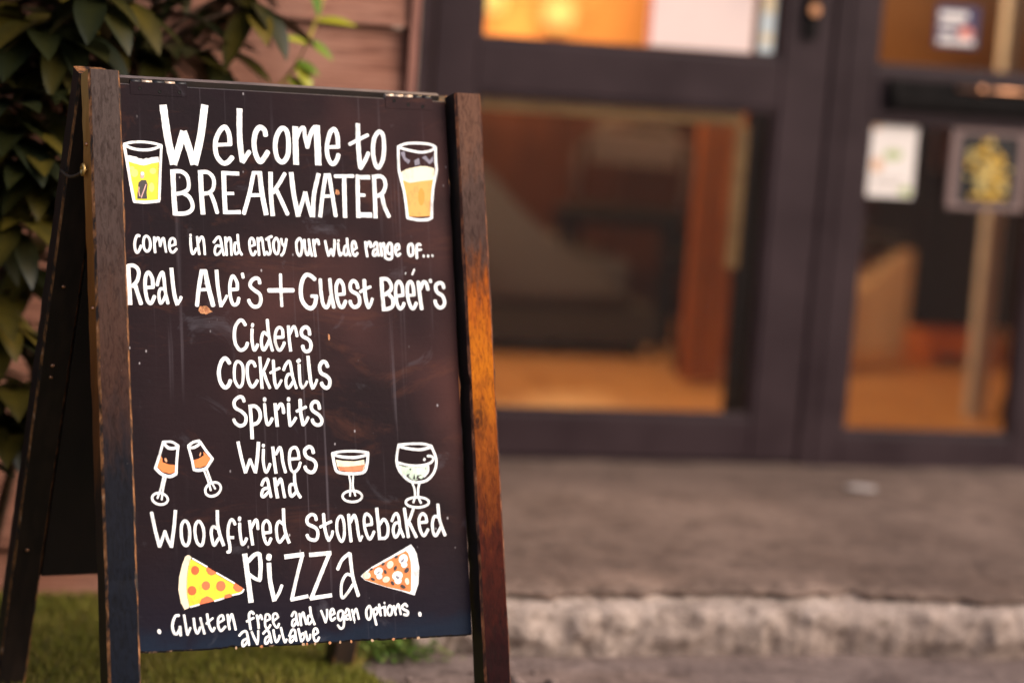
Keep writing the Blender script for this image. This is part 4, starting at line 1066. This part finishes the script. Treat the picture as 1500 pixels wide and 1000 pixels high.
DRAWINGS = [
('beer_glass_drawing', 'painted tumbler of yellow beer with a tiny figure in it', '''#white 131,1130 170,1123 228,1136 281,1141 312,1164 354,1165 386,1174 429,1154 461,1158 515,1140 624,1127 632,1218 511,1239 382,1270 277,1253 130,1209
#yellow 130,1209 203,1235 277,1248 382,1275 511,1233 632,1210 611,1489 591,1801 223,1813 172,1526
#paleyellow 298,1387 292,1414 274,1437 251,1449 225,1450 202,1439 186,1418 182,1391 188,1364 206,1342 230,1330 255,1329 278,1339 294,1360
#paleyellow 582,1345 576,1366 560,1382 539,1392 515,1393 494,1385 480,1370 475,1349 481,1328 497,1312 519,1302 542,1301 563,1309 577,1324
#paleyellow 541,1596 535,1627 522,1653 505,1668 486,1668 469,1655 458,1630 455,1599 461,1568 473,1541 491,1527 510,1526 527,1539 537,1565
#paleyellow 243,1317 238,1330 226,1341 209,1348 190,1349 173,1343 162,1333 158,1320 163,1306 175,1296 192,1289 211,1288 228,1293 239,1303
#nearblack 299,1527 348,1491 417,1488 438,1558 418,1683 422,1774 270,1779 277,1677 311,1625 291,1584
#skin 392,1420 388,1442 379,1460 365,1469 351,1470 338,1461 330,1444 328,1422 332,1400 341,1382 354,1372 369,1372 381,1381 389,1398
#white 391,1392 387,1404 378,1415 366,1421 353,1421 342,1416 334,1406 331,1394 335,1381 344,1371 356,1365 368,1365 380,1369 388,1379
17s 301,1604 294,1667 307,1738
17s 409,1559 368,1664 330,1758
46 94,976 134,1259 163,1485 216,1814
41 674,956 641,1343 610,1785
41 92,958 215,926 374,913 544,925 674,954
44 96,976 232,1022 391,1035 541,1014 671,961
46 216,1822 394,1827 605,1801'''),
('pint_glass_drawing', 'painted curved pint glass of amber beer with a pale head', '''#smoke 4614,892 4689,873 4700,972 4781,1015 4744,1078 4666,1004
#smoke 4848,1012 4933,971 4944,1070 4860,1096
#smoke 4983,961 5052,927 5115,1002 5186,922 5181,1014 5111,1063 5048,1004
#cream 4588,1222 4707,1156 4825,1128 4943,1101 5059,1099 5192,1125 5190,1307 4929,1344 4762,1376 4614,1351
#amber 4628,1335 4762,1381 4929,1347 5178,1307 5131,1478 5086,1894 4882,1912 4700,1913 4673,1555
#deepamber 4998,1590 4989,1652 4970,1701 4947,1729 4920,1730 4900,1703 4886,1655 4885,1594 4893,1532 4912,1482 4935,1454 4962,1453 4982,1480 4996,1529
46 4580,809 4573,1039 4580,1222 4640,1495 4665,1708 4680,1929
46 5231,781 5223,1013 5226,1167 5159,1416 5121,1663 5102,1908
41 4577,806 4712,751 4929,732 5129,742 5231,781
41 4585,816 4789,857 4971,877 5123,850 5230,796
48 4679,1936 4863,1964 5030,1953 5107,1916'''),
('wine_glass_drawing', 'painted wine glass tilting left with orange wine', '''#orange 463,5652 493,5619 515,5652 513,5708 604,5743 714,5756 704,5856 622,5882 507,5852 431,5779
#paleorange 583,5672 586,5686 585,5699 580,5707 573,5710 564,5705 555,5696 548,5683 545,5670 547,5656 552,5649 559,5645 568,5650 577,5659
41 533,5414 470,5607 399,5795
41 763,5472 734,5689 717,5884
48 399,5795 494,5885 620,5923 717,5884
37 533,5410 663,5412 766,5469
48 544,5436 608,5498 683,5510 753,5489
31 518,5919 475,6084 414,6238
31 557,5920 510,6085 478,6261
37 570,6275 543,6312 492,6331 430,6329 374,6304 339,6265 334,6220 361,6183 411,6164 473,6166 529,6191 564,6230 570,6275'''),
('wine_glass_drawing', 'painted wine glass tilting right with orange wine', '''#orange 982,5688 1074,5667 1159,5618 1155,5562 1206,5608 1268,5676 1188,5770 1092,5802 1016,5797
#paleorange 1115,5603 1109,5616 1103,5626 1097,5631 1092,5629 1090,5623 1091,5611 1094,5598 1099,5585 1105,5575 1111,5570 1116,5572 1118,5578 1117,5589
41 923,5491 968,5671 992,5826
41 1108,5416 1197,5551 1292,5671
46 992,5826 1067,5840 1186,5809 1288,5676
41 920,5475 1002,5420 1097,5402
44 934,5503 1011,5498 1095,5449 1108,5416
33 1152,5842 1213,6011 1244,6140
33 1197,5826 1250,5989 1315,6119
39 1394,6064 1405,6114 1382,6167 1333,6209 1269,6229 1210,6222 1170,6189 1159,6139 1182,6086 1231,6044 1294,6024 1354,6031 1394,6064'''),
('cocktail_glass_drawing', 'painted coupe glass with a pink cocktail', '''#cream 3281,5718 3405,5738 3590,5748 3751,5726 3759,5818 3729,5891 3529,5905 3332,5883 3296,5810
#coral 3302,5816 3374,5829 3533,5824 3720,5805 3758,5799 3716,5897 3529,5909 3339,5886
48 3229,5620 3257,5809 3307,5907 3528,5938 3735,5915 3794,5794 3820,5629
39 3226,5619 3359,5597 3545,5591 3730,5604 3825,5620
44 3241,5644 3408,5680 3593,5690 3754,5664 3815,5637
31 3487,5957 3503,6106 3487,6277
31 3556,5959 3542,6132 3575,6276
39 3685,6287 3662,6330 3601,6360 3520,6369 3440,6356 3382,6323 3363,6280 3386,6238 3447,6208 3528,6198 3608,6211 3666,6244 3685,6287'''),
('gin_glass_drawing', 'painted balloon glass of ice and pale green gin', '''#mint 4316,5815 4430,5848 4687,5859 4839,5825 4819,5936 4719,6033 4581,6061 4461,6016 4358,5927
#green 4310,5809 4333,5877 4396,5977 4435,6003 4358,5927
#nearblack 4457,5966 4512,5955 4490,5991 4535,6036 4449,6003
#nearblack 4587,5956 4602,6049 4555,6042
#nearblack 4633,5982 4722,5977 4652,6007 4711,6052 4609,6043
#nearblack 4503,5874 4543,5875 4521,5912
#nearblack 4760,6022 4844,5986 4801,6029
#nearblack 4783,5861 4791,5898 4774,5885
44 4342,5504 4294,5729 4332,5902 4473,6053 4620,6093 4799,6060 4930,5926 4970,5740 4896,5529
39 4342,5504 4571,5493 4761,5498 4896,5529
44 4345,5529 4499,5565 4702,5586 4881,5552
39 4295,5775 4485,5824 4688,5834 4854,5800 4924,5733 4887,5692 4826,5688
27 4831,5843 4819,5936 4747,6009
37 4773,5730 4761,5751
37 4541,6091 4573,6203 4574,6314 4543,6403
37 4668,6094 4635,6205 4635,6328 4671,6413
39 4808,6407 4780,6445 4705,6472 4606,6481 4508,6467 4438,6437 4414,6397 4442,6358 4516,6332 4615,6323 4713,6336 4784,6366 4808,6407'''),
('pizza_slice_drawing', 'painted pizza slice with yellow cheese and red pepperoni', '''#crust 850,7086 881,7092 910,7126 884,7155 848,7259 824,7409 812,7558 821,7689 844,7810 840,7860 771,7885 717,7784 686,7593 705,7404 760,7216 812,7107
#yellow 890,7145 1140,7275 1563,7533 1684,7599 1702,7630 1670,7669 1518,7708 1236,7777 846,7845 815,7699 810,7558 830,7379
#tan 884,7155 894,7160 855,7269 833,7409 821,7559 828,7689 852,7820 842,7820 818,7699 811,7558 824,7389 848,7259
#red 1019,7318 1011,7348 992,7370 966,7382 939,7381 914,7367 897,7343 892,7313 899,7283 918,7261 944,7249 971,7250 996,7264 1014,7287
#pepper 1181,7548 1173,7578 1154,7600 1127,7612 1097,7611 1071,7597 1054,7573 1049,7543 1056,7513 1075,7491 1103,7479 1132,7480 1158,7494 1175,7518
#pepper 1422,7563 1413,7597 1391,7623 1361,7637 1327,7636 1297,7619 1278,7591 1272,7557 1281,7523 1302,7497 1333,7483 1367,7484 1396,7500 1416,7528
#red 962,7613 955,7642 935,7667 907,7679 877,7677 850,7663 832,7637 827,7607 835,7577 855,7553 883,7541 912,7542 939,7557 957,7582
#pepper 1140,7268 1284,7356 1252,7390 1199,7398 1152,7371 1127,7320
#pepper 1566,7520 1696,7606 1682,7634 1627,7660 1574,7645 1536,7588
#pepper 1387,7748 1411,7694 1476,7676 1516,7703 1501,7730
#pepper 998,7822 1036,7738 1122,7697 1196,7730 1231,7779
25 917,7139 1140,7270
25 1285,7366 1557,7528
27 1702,7625 1659,7674 1518,7703
27 1382,7745 1236,7777
27 995,7819 857,7849'''),
('pizza_slice_drawing', 'painted pizza slice with orange sauce, mushrooms and olives', '''#white 3607,7505 3640,7469 3804,7363 4162,7197 4471,7045 4520,7105 4563,7192 4594,7401 4566,7656 4492,7830 4278,7759 4034,7689 3811,7616 3671,7564
#tomato 3643,7507 3771,7409 3970,7322 4181,7226 4383,7143 4422,7187 4453,7302 4455,7444 4436,7745 4412,7779 4279,7738 4034,7683 3812,7607 3671,7555
#white 4399,7295 4376,7325 4345,7343 4312,7347 4281,7335 4260,7311 4252,7278 4260,7243 4283,7214 4314,7195 4347,7191 4378,7203 4399,7227 4407,7260
#white 4395,7356 4388,7377 4372,7392 4351,7401 4326,7400 4305,7390 4291,7373 4287,7352 4293,7332 4309,7316 4331,7308 4355,7309 4376,7319 4390,7335
#white 4307,7501 4305,7533 4286,7562 4254,7583 4214,7591 4175,7585 4145,7566 4129,7538 4131,7506 4150,7477 4182,7456 4222,7448 4261,7454 4291,7473
#white 4286,7597 4279,7620 4260,7637 4235,7646 4208,7645 4184,7634 4167,7615 4162,7593 4170,7570 4188,7553 4213,7544 4240,7545 4265,7556 4281,7575
#white 3971,7409 3977,7435 3968,7462 3946,7485 3916,7499 3883,7502 3853,7493 3834,7474 3828,7448 3837,7421 3858,7399 3889,7384 3922,7381 3951,7390
#white 3965,7519 3959,7539 3944,7554 3923,7562 3900,7561 3880,7552 3867,7535 3863,7515 3869,7496 3884,7480 3905,7473 3927,7474 3947,7483 3961,7499
#cream 4146,7372 4125,7392 4100,7403 4075,7403 4055,7391 4044,7370 4044,7345 4056,7320 4076,7300 4102,7288 4126,7288 4147,7300 4158,7321 4158,7347
#cream 4083,7546 4085,7566 4076,7587 4055,7604 4029,7614 4002,7614 3979,7606 3966,7590 3963,7571 3973,7549 3993,7532 4019,7523 4046,7522 4070,7531
#cream 4409,7606 4409,7629 4402,7648 4389,7660 4373,7662 4357,7654 4344,7636 4338,7615 4338,7592 4346,7572 4359,7561 4374,7558 4391,7567 4403,7584
#cream 3768,7498 3761,7521 3742,7539 3716,7549 3688,7548 3663,7536 3647,7516 3642,7493 3649,7470 3667,7452 3693,7441 3722,7442 3747,7455 3763,7474
#nearblack 4245,7212 4247,7222 4243,7233 4233,7243 4219,7251 4205,7255 4192,7254 4183,7248 4182,7238 4185,7227 4195,7217 4209,7209 4224,7205 4236,7206
#nearblack 4013,7316 4015,7325 4011,7334 4002,7344 3989,7351 3977,7354 3964,7354 3957,7348 3955,7339 3959,7330 3968,7320 3981,7313 3993,7310 4006,7310
#nearblack 4034,7444 4038,7458 4038,7470 4033,7480 4025,7483 4014,7480 4004,7471 3996,7457 3992,7443 3992,7431 3997,7422 4005,7418 4015,7422 4026,7430
#nearblack 4209,7409 4199,7424 4188,7435 4177,7438 4166,7435 4162,7424 4162,7409 4167,7392 4177,7378 4188,7367 4199,7363 4209,7367 4214,7377 4214,7392
#nearblack 4406,7457 4392,7471 4374,7480 4358,7481 4345,7474 4339,7461 4341,7443 4349,7425 4364,7410 4381,7401 4397,7400 4411,7407 4416,7420 4414,7438
#nearblack 4149,7617 4156,7633 4158,7647 4155,7657 4146,7662 4135,7660 4122,7653 4110,7640 4103,7625 4100,7611 4104,7601 4113,7595 4124,7598 4137,7605
#nearblack 4318,7669 4333,7683 4341,7697 4343,7709 4336,7717 4322,7719 4305,7715 4287,7706 4272,7692 4263,7678 4262,7666 4269,7658 4282,7656 4300,7660
#nearblack 3810,7393 3811,7401 3807,7409 3800,7416 3789,7422 3778,7423 3769,7421 3762,7416 3761,7408 3765,7400 3772,7393 3783,7388 3794,7386 3803,7388
#nearblack 3814,7541 3827,7550 3836,7561 3838,7571 3834,7577 3823,7579 3809,7576 3794,7570 3781,7560 3773,7549 3770,7540 3774,7533 3785,7531 3799,7534
#smoke 4287,7296 4341,7251 4333,7298 4306,7320
#smoke 4182,7504 4258,7549 4220,7571
#smoke 3865,7468 3933,7434 3901,7470'''),
]
for nm, dat in LETTERING: paint_object(nm, dat)
for nm, lab, dat in DRAWINGS: paint_object(nm, dat, lab)

# scars on the panel: bare wood where the paint has come away
def chip(name, cx, cy, rx, ry, mat, seed, rag=.35):
    bm = bmesh.new(); pts = []
    for i in range(26):
        a = 6.2832 * i / 26; r = 1 + rag * noise.fractal(Vector((math.cos(a) * 2, math.sin(a) * 2, seed)), .8, 2, 3)
        pts.append((cx + rx * r * math.cos(a), cy + ry * r * math.sin(a)))
    f = bm.faces.new([bm.verts.new(PF(x, y, .0002)) for x, y in pts]); f.normal_update()
    if f.normal.dot(PF(0, 0, 1) - PF(0, 0, 0)) < 0: f.normal_flip()
    from_bm(name, bm, mat, panel)
M_bare = noisy('bare_orange_wood', (0.30, 0.085, 0.025), (0.56, 0.25, 0.10), 420, (1, 1, .5), rough=.7, bump=.3, dist=.001)
M_tan = noisy('pale_bare_wood', (0.36, 0.2, 0.11), (0.5, 0.33, 0.2), 200, rough=.8)
for cx, cy, rx, ry, m, sd_ in ((.1263, .3443, .0095, .0062, M_bare, 2.2), (.3259, .3833, .0016, .005, M_bare, 5.1), (.3506, .1567, .0035, .0045, M_bare, 8.8), (.1262, .3400, .004, .003, M_bare, 3.3)):
    chip('paint_chip', cx, cy, rx, ry, m, sd_)
for i in range(11):
    a = (.155, .195, .262, .268, .281, .305, .322, .340, .375, .41, .452)[i]
    chip('edge_chip', a, HP - .0018, random.choice((.0016, .0025, .006 if i < 6 else .002)), .0022, M_bare if i % 2 else M_tan, 20 + i, .5)

# hinges along the top edge: plate, screws, knuckles joining both frames
for a0, a1, sc, lab in ((.022, .112, (.0372, .0681, .0994), 'black hinge with worn knuckles'), (.440, .522, (.4548, .4793, .5042), 'hinge with a bright copper edge')):
    bm = bmesh.new()
    for b0, b1, c0, c1 in ((-.0005, .019, .0001, .0007),):
        vs = [bm.verts.new(PF(a, b, c_)) for a in (a0, a1) for b in (b0, b1) for c_ in (c0, c1)]
        for q in ((0, 1, 3, 2), (4, 6, 7, 5), (0, 4, 5, 1), (2, 3, 7, 6), (0, 2, 6, 4), (1, 5, 7, 3)): bm.faces.new([vs[i] for i in q])
    bmesh.ops.recalc_face_normals(bm, faces=bm.faces)
    h = from_bm('hinge', bm, M_board, sign); h['label'] = lab
    n = 5
    bm = bmesh.new()
    for i in range(n):
        x0 = a0 + (a1 - a0) * (i + .05) / n; x1 = a0 + (a1 - a0) * (i + .95) / n
        tube(bm, [(x0, .004, TOPZ + .0005), (x1, .004, TOPZ + .0005)], 0.0034, 10, mi=(1 if (i in ((1, 3) if a0 < .2 else (0, 1, 2))) else 0))
    from_bm('knuckle', bm, [M_side, noisy('worn_brass', (0.40, 0.26, 0.17), (0.78, 0.62, 0.5), 120, rough=.45, metal=.4)], h)
    for s, bb in zip(sc, ((.0094, .0129, .0123) if a0 < .2 else (.0065, .0118, .0138))):
        bm = bmesh.new()
        vs = []
        for r, c_ in ((.0030, .0008), (.0028, .0012), (.0012, .0009)):
            vs.append([bm.verts.new(PF(s + r * math.cos(6.2832 * q / 12), bb + r * math.sin(6.2832 * q / 12), c_)) for q in range(12)])
        for A, B in zip(vs, vs[1:]):
            for q in range(12): bm.faces.new((A[q], A[(q + 1) % 12], B[(q + 1) % 12], B[q]))
        bm.faces.new(vs[-1]); bmesh.ops.recalc_face_normals(bm, faces=bm.faces)
        from_bm('screw', bm, M_black, h)

# rear frame
beam('rear_leg', PB, -PW, -.0006, -.010, LEG + .004, -.012, .026, [M_rearleg, M_side, M_wornL], sign, seed=12)
beam('rear_leg', PB, WP + .0055, WP + PW, .004, LEG + .004, -.012, .026, [M_rearleg, M_side, M_wornL], sign, seed=15)
bm = bmesh.new(); rows = []
for i in range(41):
    a = .0006 + (WP - .0012) * i / 40
    rows.append([bm.verts.new(PB(a, b, c_)) for b, c_ in ((-.0085, -.012), (-.0085, 0), (HP, 0), (HP, -.012))])
for A, B in zip(rows, rows[1:]):
    for q in range(4): bm.faces.new((A[q], A[(q + 1) % 4], B[(q + 1) % 4], B[q])).material_index = 1 if q == 0 else 0
bm.faces.new(rows[0][::-1]); bm.faces.new(rows[-1]); bmesh.ops.recalc_face_normals(bm, faces=bm.faces)
from_bm('rear_panel', bm, [M_inside, noisy('pale_top_edge', (0.10, 0.075, 0.075), (0.17, 0.125, 0.115), 40, (1, 1, 1), rough=.6)], sign)  # top edge is paler than the rest of the rear panel
# stay cord between the frames near the top, with a brass eye on the front leg
bm = bmesh.new()
e1 = PF(-PW - .004, .138, .006); e2 = PB(-PW - .003, .150, .004)
pts = [e1.lerp(e2, i / 10) + Vector((-.002 * math.sin(i * .314), 0, -.010 * math.sin(3.1416 * i / 10))) for i in range(11)]
tube(bm, pts, .0026, 7)
cord = from_bm('stay_cord', bm, noisy('brown_cord', (0.05, 0.03, 0.018), (0.13, 0.075, 0.04), 300, rough=.9), sign)
bm = bmesh.new()
rg = [e1 + Vector((-.003, .0065 * math.cos(6.2832 * q / 14), .0075 * math.sin(6.2832 * q / 14))) for q in range(15)]
tube(bm, rg, .0026, 8); tube(bm, [e1 + Vector((-.003, 0, 0)), e1 + Vector((.006, 0, 0))], .002)
from_bm('eye_screw', bm, noisy('old_brass', (0.55, 0.33, 0.10), (0.75, 0.5, 0.2), 100, rough=.35, metal=.8), cord)
for p in [PF(-.0505, .10, .008), PF(-.0505, .345, .012)] + [PB(-.030, b, -.0125) for b in (.335, .47, .49, .80)]:
    bm = bmesh.new(); bmesh.ops.create_icosphere(bm, subdivisions=2, radius=.0032, matrix=Matrix.Translation(p)); from_bm('nail_head', bm, M_copper, sign, True)

# ================================================================== SHRUB on the left
k = NT('shrub_leaf', 0.42, 0.3)
at_ = k.n('ShaderNodeAttribute', _attribute_name='tint'); mott = k.noise(k.obj(), 34, 3)
tf = k.math('ADD', at_.outputs['Fac'], k.math('MULTIPLY', k.math('SUBTRACT', mott, .5), .25))
k.col(k.ramp(tf, [(0.0, (0.006, 0.009, 0.004)), (0.3, (0.016, 0.017, 0.004)), (0.56, (0.040, 0.031, 0.005)), (0.8, (0.09, 0.064, 0.008)), (1.0, (0.16, 0.10, 0.02))]))
k.b.inputs['Transmission Weight'].default_value = 0.0
M_leaf = k.m
M_twig = noisy('twig_bark', (0.05, 0.025, 0.012), (0.10, 0.05, 0.025), 60, rough=.8)
M_sprig = noisy('yellow_stem', (0.30, 0.20, 0.03), (0.42, 0.30, 0.06), 30, rough=.5)
def foliage(name, clusters, par, base, nl=(6, 9), ln=(.115, .165), wd=.37, tint=(0.0, .72), droop=.75):
    vs, fs, tn = [], [], []
    tw = bmesh.new()
    for c, hub in clusters:
        c = Vector(c); hub = Vector(hub)
        mid = (c + hub) / 2 + Vector((random.uniform(-.02, .02), random.uniform(-.02, .02), .02))
        tube(tw, [hub, mid, c], .0055, 6, r1=.0025)
        out = (c - hub).normalized()
        k0 = random.uniform(0, 6.28)
        n = random.randint(*nl)
        for i in range(n):
            a = k0 + 2.4 * i
            side = Vector((math.cos(a), math.sin(a), random.uniform(-.75, .35)))
            d = (side + out * random.uniform(.1, .7) + Vector((0, -.15, -.1))).normalized()
            l_ = random.uniform(*ln)
            t = min(1, max(0, random.uniform(*tint) ** 1.4 + .25 * max(0, noise.noise(c * 4))))
            leaf_geo(vs, fs, tn, c + Vector((random.uniform(-.008, .008), random.uniform(-.008, .008), -.004 * i)), d, Vector((0.02, 0.01, 1)), l_, l_ * wd * random.uniform(.85, 1.1), t, droop * random.uniform(.5, 1.3), 6)
    me = bpy.data.meshes.new(name); me.from_pydata([tuple(Vector(v) - base) for v in vs], [], fs)
    me.attributes.new('tint', 'FLOAT', 'POINT').data.foreach_set('value', tn)
    link('foliage', me, M_leaf, par, True)
    bmesh.ops.translate(tw, verts=tw.verts, vec=-base)
    return tw
base = Vector((.30, 4.42, 0)); shrub = empty('laurel_shrub', base)
tag(shrub, 'dense dark shrub with long drooping glossy leaves in front of the timber wall', 'shrub')
trunkpts = [((.28, 4.46, 0.0), (.30, 4.45, .45), (.34, 4.43, .85), (.42, 4.42, 1.25)), ((.24, 4.46, 0.0), (.18, 4.42, .5), (.14, 4.40, 1.0), (.10, 4.40, 1.4)), ((.30, 4.47, 0), (.42, 4.46, .6), (.55, 4.44, 1.05), (.62, 4.43, 1.35))]
def on(tr, z):
    for p, q_ in zip(tr, tr[1:]):
        if p[2] <= z <= q_[2]:
            t = (z - p[2]) / (q_[2] - p[2]); return Vector(p).lerp(Vector(q_), t)
    return Vector(tr[-1])
CL = []  # list below includes unseen overhanging clusters added to shade the left wall
CL_AT = [(0.307, 4.387, 1.122), (0.365, 4.423, 1.09), (0.424, 4.439, 1.142), (0.414, 4.483, 1.061), (0.473, 4.422, 1.097), (0.554, 4.511, 1.057), (0.591, 4.403, 1.143), (0.51, 4.34, 1.155), (0.665, 4.513, 1.115), (0.318, 4.395, 1.015), (0.387, 4.47, 0.961), (0.323, 4.234, 0.916), (0.408, 4.341, 0.92), (0.364, 4.274, 0.856), (0.325, 4.363, 0.811), (0.392, 4.372, 0.802), (0.328, 4.204, 0.754), (0.367, 4.265, 0.768), (0.392, 4.284, 1.024), (0.341, 4.475, 0.64), (0.367, 4.43, 0.677), (0.314, 4.248, 0.576), (0.365, 4.439, 0.545), (0.326, 4.242, 0.469), (0.356, 4.385, 0.427), (0.338, 4.238, 1.097), (0.435, 4.201, 1.157), (0.499, 4.461, 1.036), (0.586, 4.425, 1.068), (0.66, 4.426, 1.073), (0.45, 4.495, 0.982), (0.717, 4.505, 1.176), (0.666, 4.435, 1.209), (0.298, 4.488, 1.071), (0.273, 4.362, 0.917), (0.271, 4.403, 0.756), (0.28, 4.261, 0.626), (0.288, 4.482, 0.46), (0.358, 4.407, 1.198), (0.487, 4.49, 1.22), (0.587, 4.507, 1.241), (0.327, 4.29, 0.393), (0.292, 4.308, 0.414), (0.397, 4.25, 1.095), (0.343, 4.244, 0.881), (0.747, 4.408, 1.154), (0.217, 4.29, 1.035), (0.232, 4.381, 0.792), (0.29, 4.201, 0.968), (0.361, 4.403, 1.017), (0.383, 4.301, 1.123), (0.412, 4.293, 0.863), (0.368, 4.446, 0.794), (0.316, 4.344, 0.86), (-0.174, 4.215, 1.764), (-0.523, 4.486, 1.334), (0.412, 4.415, 1.331), (0.463, 4.151, 1.684), (-0.588, 3.976, 1.434), (0.689, 4.058, 1.796), (0.655, 4.468, 1.537), (-0.121, 4.239, 1.809), (-0.454, 4.362, 1.822), (0.561, 3.97, 1.916), (-0.477, 4.137, 1.705), (0.639, 4.137, 1.902), (0.136, 4.122, 1.52), (-0.36, 3.993, 1.414), (0.33, 4.498, 1.422), (-0.534, 4.493, 1.656), (-0.052, 4.081, 1.694), (0.515, 4.201, 1.586), (-0.525, 4.454, 1.341), (0.066, 4.411, 1.402), (0.388, 4.472, 1.717), (0.464, 4.009, 1.594), (-0.399, 4.415, 1.506), (0.012, 4.5, 1.857), (0.718, 4.199, 1.628), (0.385, 4.213, 1.503), (-0.055, 4.031, 1.558), (0.734, 4.478, 1.715), (0.074, 4.136, 1.376), (-0.232, 4.38, 1.866), (-0.112, 4.382, 1.808), (0.338, 4.315, 1.799), (-0.109, 4.337, 1.497), (0.056, 4.373, 1.755), (-0.203, 4.47, 1.729), (0.184, 3.956, 1.665), (-0.262, 4.319, 1.612), (0.503, 4.306, 1.823), (-0.13, 4.304, 1.785), (0.518, 4.143, 1.851), (0.574, 4.329, 1.935), (0.691, 4.235, 1.653), (-0.376, 4.41, 1.911), (0.044, 4.33, 1.773), (0.386, 4.045, 1.812), (0.184, 4.316, 1.585), (0.242, 4.376, 1.721), (0.373, 3.965, 1.421), (-0.005, 4.308, 1.458), (0.326, 4.297, 1.346), (0.037, 4.074, 1.354), (-0.42, 4.125, 1.434), (-0.339, 3.97, 1.613), (-0.087, 4.286, 1.692), (-0.279, 4.447, 1.32), (-0.053, 4.103, 1.578), (-0.445, 4.407, 1.556), (-0.551, 4.287, 1.38), (0.136, 4.137, 1.686), (0.694, 4.4, 1.584), (0.498, 4.303, 1.553), (-0.408, 4.278, 1.675), (0.692, 4.482, 1.703), (-0.126, 4.441, 1.321), (-0.454, 4.261, 1.708), (-0.41, 4.296, 1.882), (-0.093, 4.187, 1.463), (-0.206, 4.485, 1.559), (0.698, 4.453, 1.695), (-0.249, 4.49, 1.633), (-0.376, 4.007, 1.284), (-0.298, 3.986, 0.777), (-0.676, 4.204, 0.743), (-0.501, 4.308, 1.127), (-0.787, 4.146, 0.574), (0.154, 4.308, 0.546), (-0.527, 3.901, 1.289), (-0.501, 4.195, 0.775), (-0.142, 4.193, 1.043), (-0.679, 4.294, 0.601), (-0.256, 4.018, 0.597), (-0.26, 4.102, 0.661), (-0.04, 4.184, 0.336), (-0.543, 4.096, 1.217), (0.106, 4.155, 0.315), (-0.006, 4.078, 0.876), (-0.078, 4.211, 0.782), (0.13, 4.051, 0.692), (0.069, 3.928, 0.596), (0.047, 3.843, 1.136), (-0.091, 4.081, 0.586), (-0.004, 4.392, 0.443), (-0.312, 4.157, 0.798), (-0.463, 3.9, 0.886), (0.028, 3.844, 0.53), (0.036, 4.315, 0.964), (-0.774, 4.27, 1.279), (0.218, 4.256, 0.349), (0.059, 3.943, 0.946), (0.171, 4.263, 0.435), (-0.502, 4.397, 0.45), (-0.177, 4.069, 0.461), (-0.165, 3.828, 0.408), (-0.413, 3.847, 0.358), (-0.213, 4.283, 1.178), (-0.663, 4.081, 0.615), (-0.188, 4.118, 1.239), (-0.418, 3.836, 0.997), (-0.646, 4.21, 0.806), (0.129, 4.161, 0.921), (-0.531, 4.159, 0.554), (-0.034, 4.136, 0.434), (-0.561, 4.041, 1.037), (-0.617, 4.264, 0.955), (-0.713, 4.234, 0.391)]
for p in CL_AT:
    tr = min(trunkpts, key=lambda t: abs(on(t, p[2])[0] - p[0])); CL.append((p, on(tr, max(.05, p[2] - .12))))
tw = foliage('foliage', CL, shrub, base)
for tr in trunkpts: tube(tw, [Vector(p) - base for p in tr], .011, 8, r1=.005)
from_bm('branch', tw, M_twig, shrub, True)

# young yellow green shoot leaning up the wall
b2 = Vector((.80, 4.54, 0)); sp_ = empty('climbing_shoot', b2)
tag(sp_, 'young yellow green shoot with small bright leaves rising against the pinkish boards', 'plant')
stem = [(.80, 4.545, 0.0), (.795, 4.535, .5), (.80, 4.525, .9), (.818, 4.52, 1.00), (.850, 4.52, 1.045), (.868, 4.52, 1.09), (.885, 4.52, 1.14), (.905, 4.52, 1.24)]
k = NT('shoot_leaf', 0.4, 0.3); at_ = k.n('ShaderNodeAttribute', _attribute_name='tint')
k.col(k.ramp(at_.outputs['Fac'], [(0.2, (0.05, 0.11, 0.03)), (0.5, (0.10, 0.17, 0.015)), (0.7, (0.24, 0.24, 0.015)), (1.0, (0.55, 0.40, 0.05))]))
def sprig_leaf(p, d, l_, w_, t):
    vs, fs, tn = [], [], []
    leaf_geo(vs, fs, tn, Vector(p), Vector(d), Vector((.1, -.6, .8)), l_, w_, t, .35, 6)
    me = bpy.data.meshes.new('shoot_leaf'); me.from_pydata([tuple(Vector(v) - b2) for v in vs], [], fs)
    me.attributes.new('tint', 'FLOAT', 'POINT').data.foreach_set('value', tn)
    link('leaf', me, k.m, sp_, True)
for p, d, l_, w_, t in (((.885, 4.515, 1.14), (-.3, -.2, .9), .08, .026, .30), ((.885, 4.515, 1.13), (.8, -.2, .1), .075, .024, .66), ((.868, 4.515, 1.09), (.75, -.2, -.35), .06, .028, .45), ((.866, 4.515, 1.085), (-.7, -.3, .25), .06, .02, .6),
                        ((.850, 4.515, 1.045), (.55, -.3, -.75), .055, .034, .62), ((.850, 4.515, 1.05), (.9, -.2, -.3), .05, .025, .40), ((.835, 4.515, 1.02), (.6, -.3, -.5), .05, .03, .55), ((.818, 4.515, 1.00), (-.3, -.2, -.9), .06, .022, .9), ((.90, 4.515, 1.21), (-.7, -.2, .5), .07, .024, .4), ((.90, 4.515, 1.20), (.8, -.2, .3), .07, .024, .5),
                        ((.79, 4.53, .75), (-.7, -.3, .1), .06, .024, .5), ((.795, 4.53, .6), (.7, -.3, .1), .06, .024, .5)):
    sprig_leaf(p, d, l_, w_, t)
bm = bmesh.new(); tube(bm, [Vector(p) - b2 for p in stem], .006, 8, r1=.004); from_bm('stem', bm, M_sprig, sp_, True)
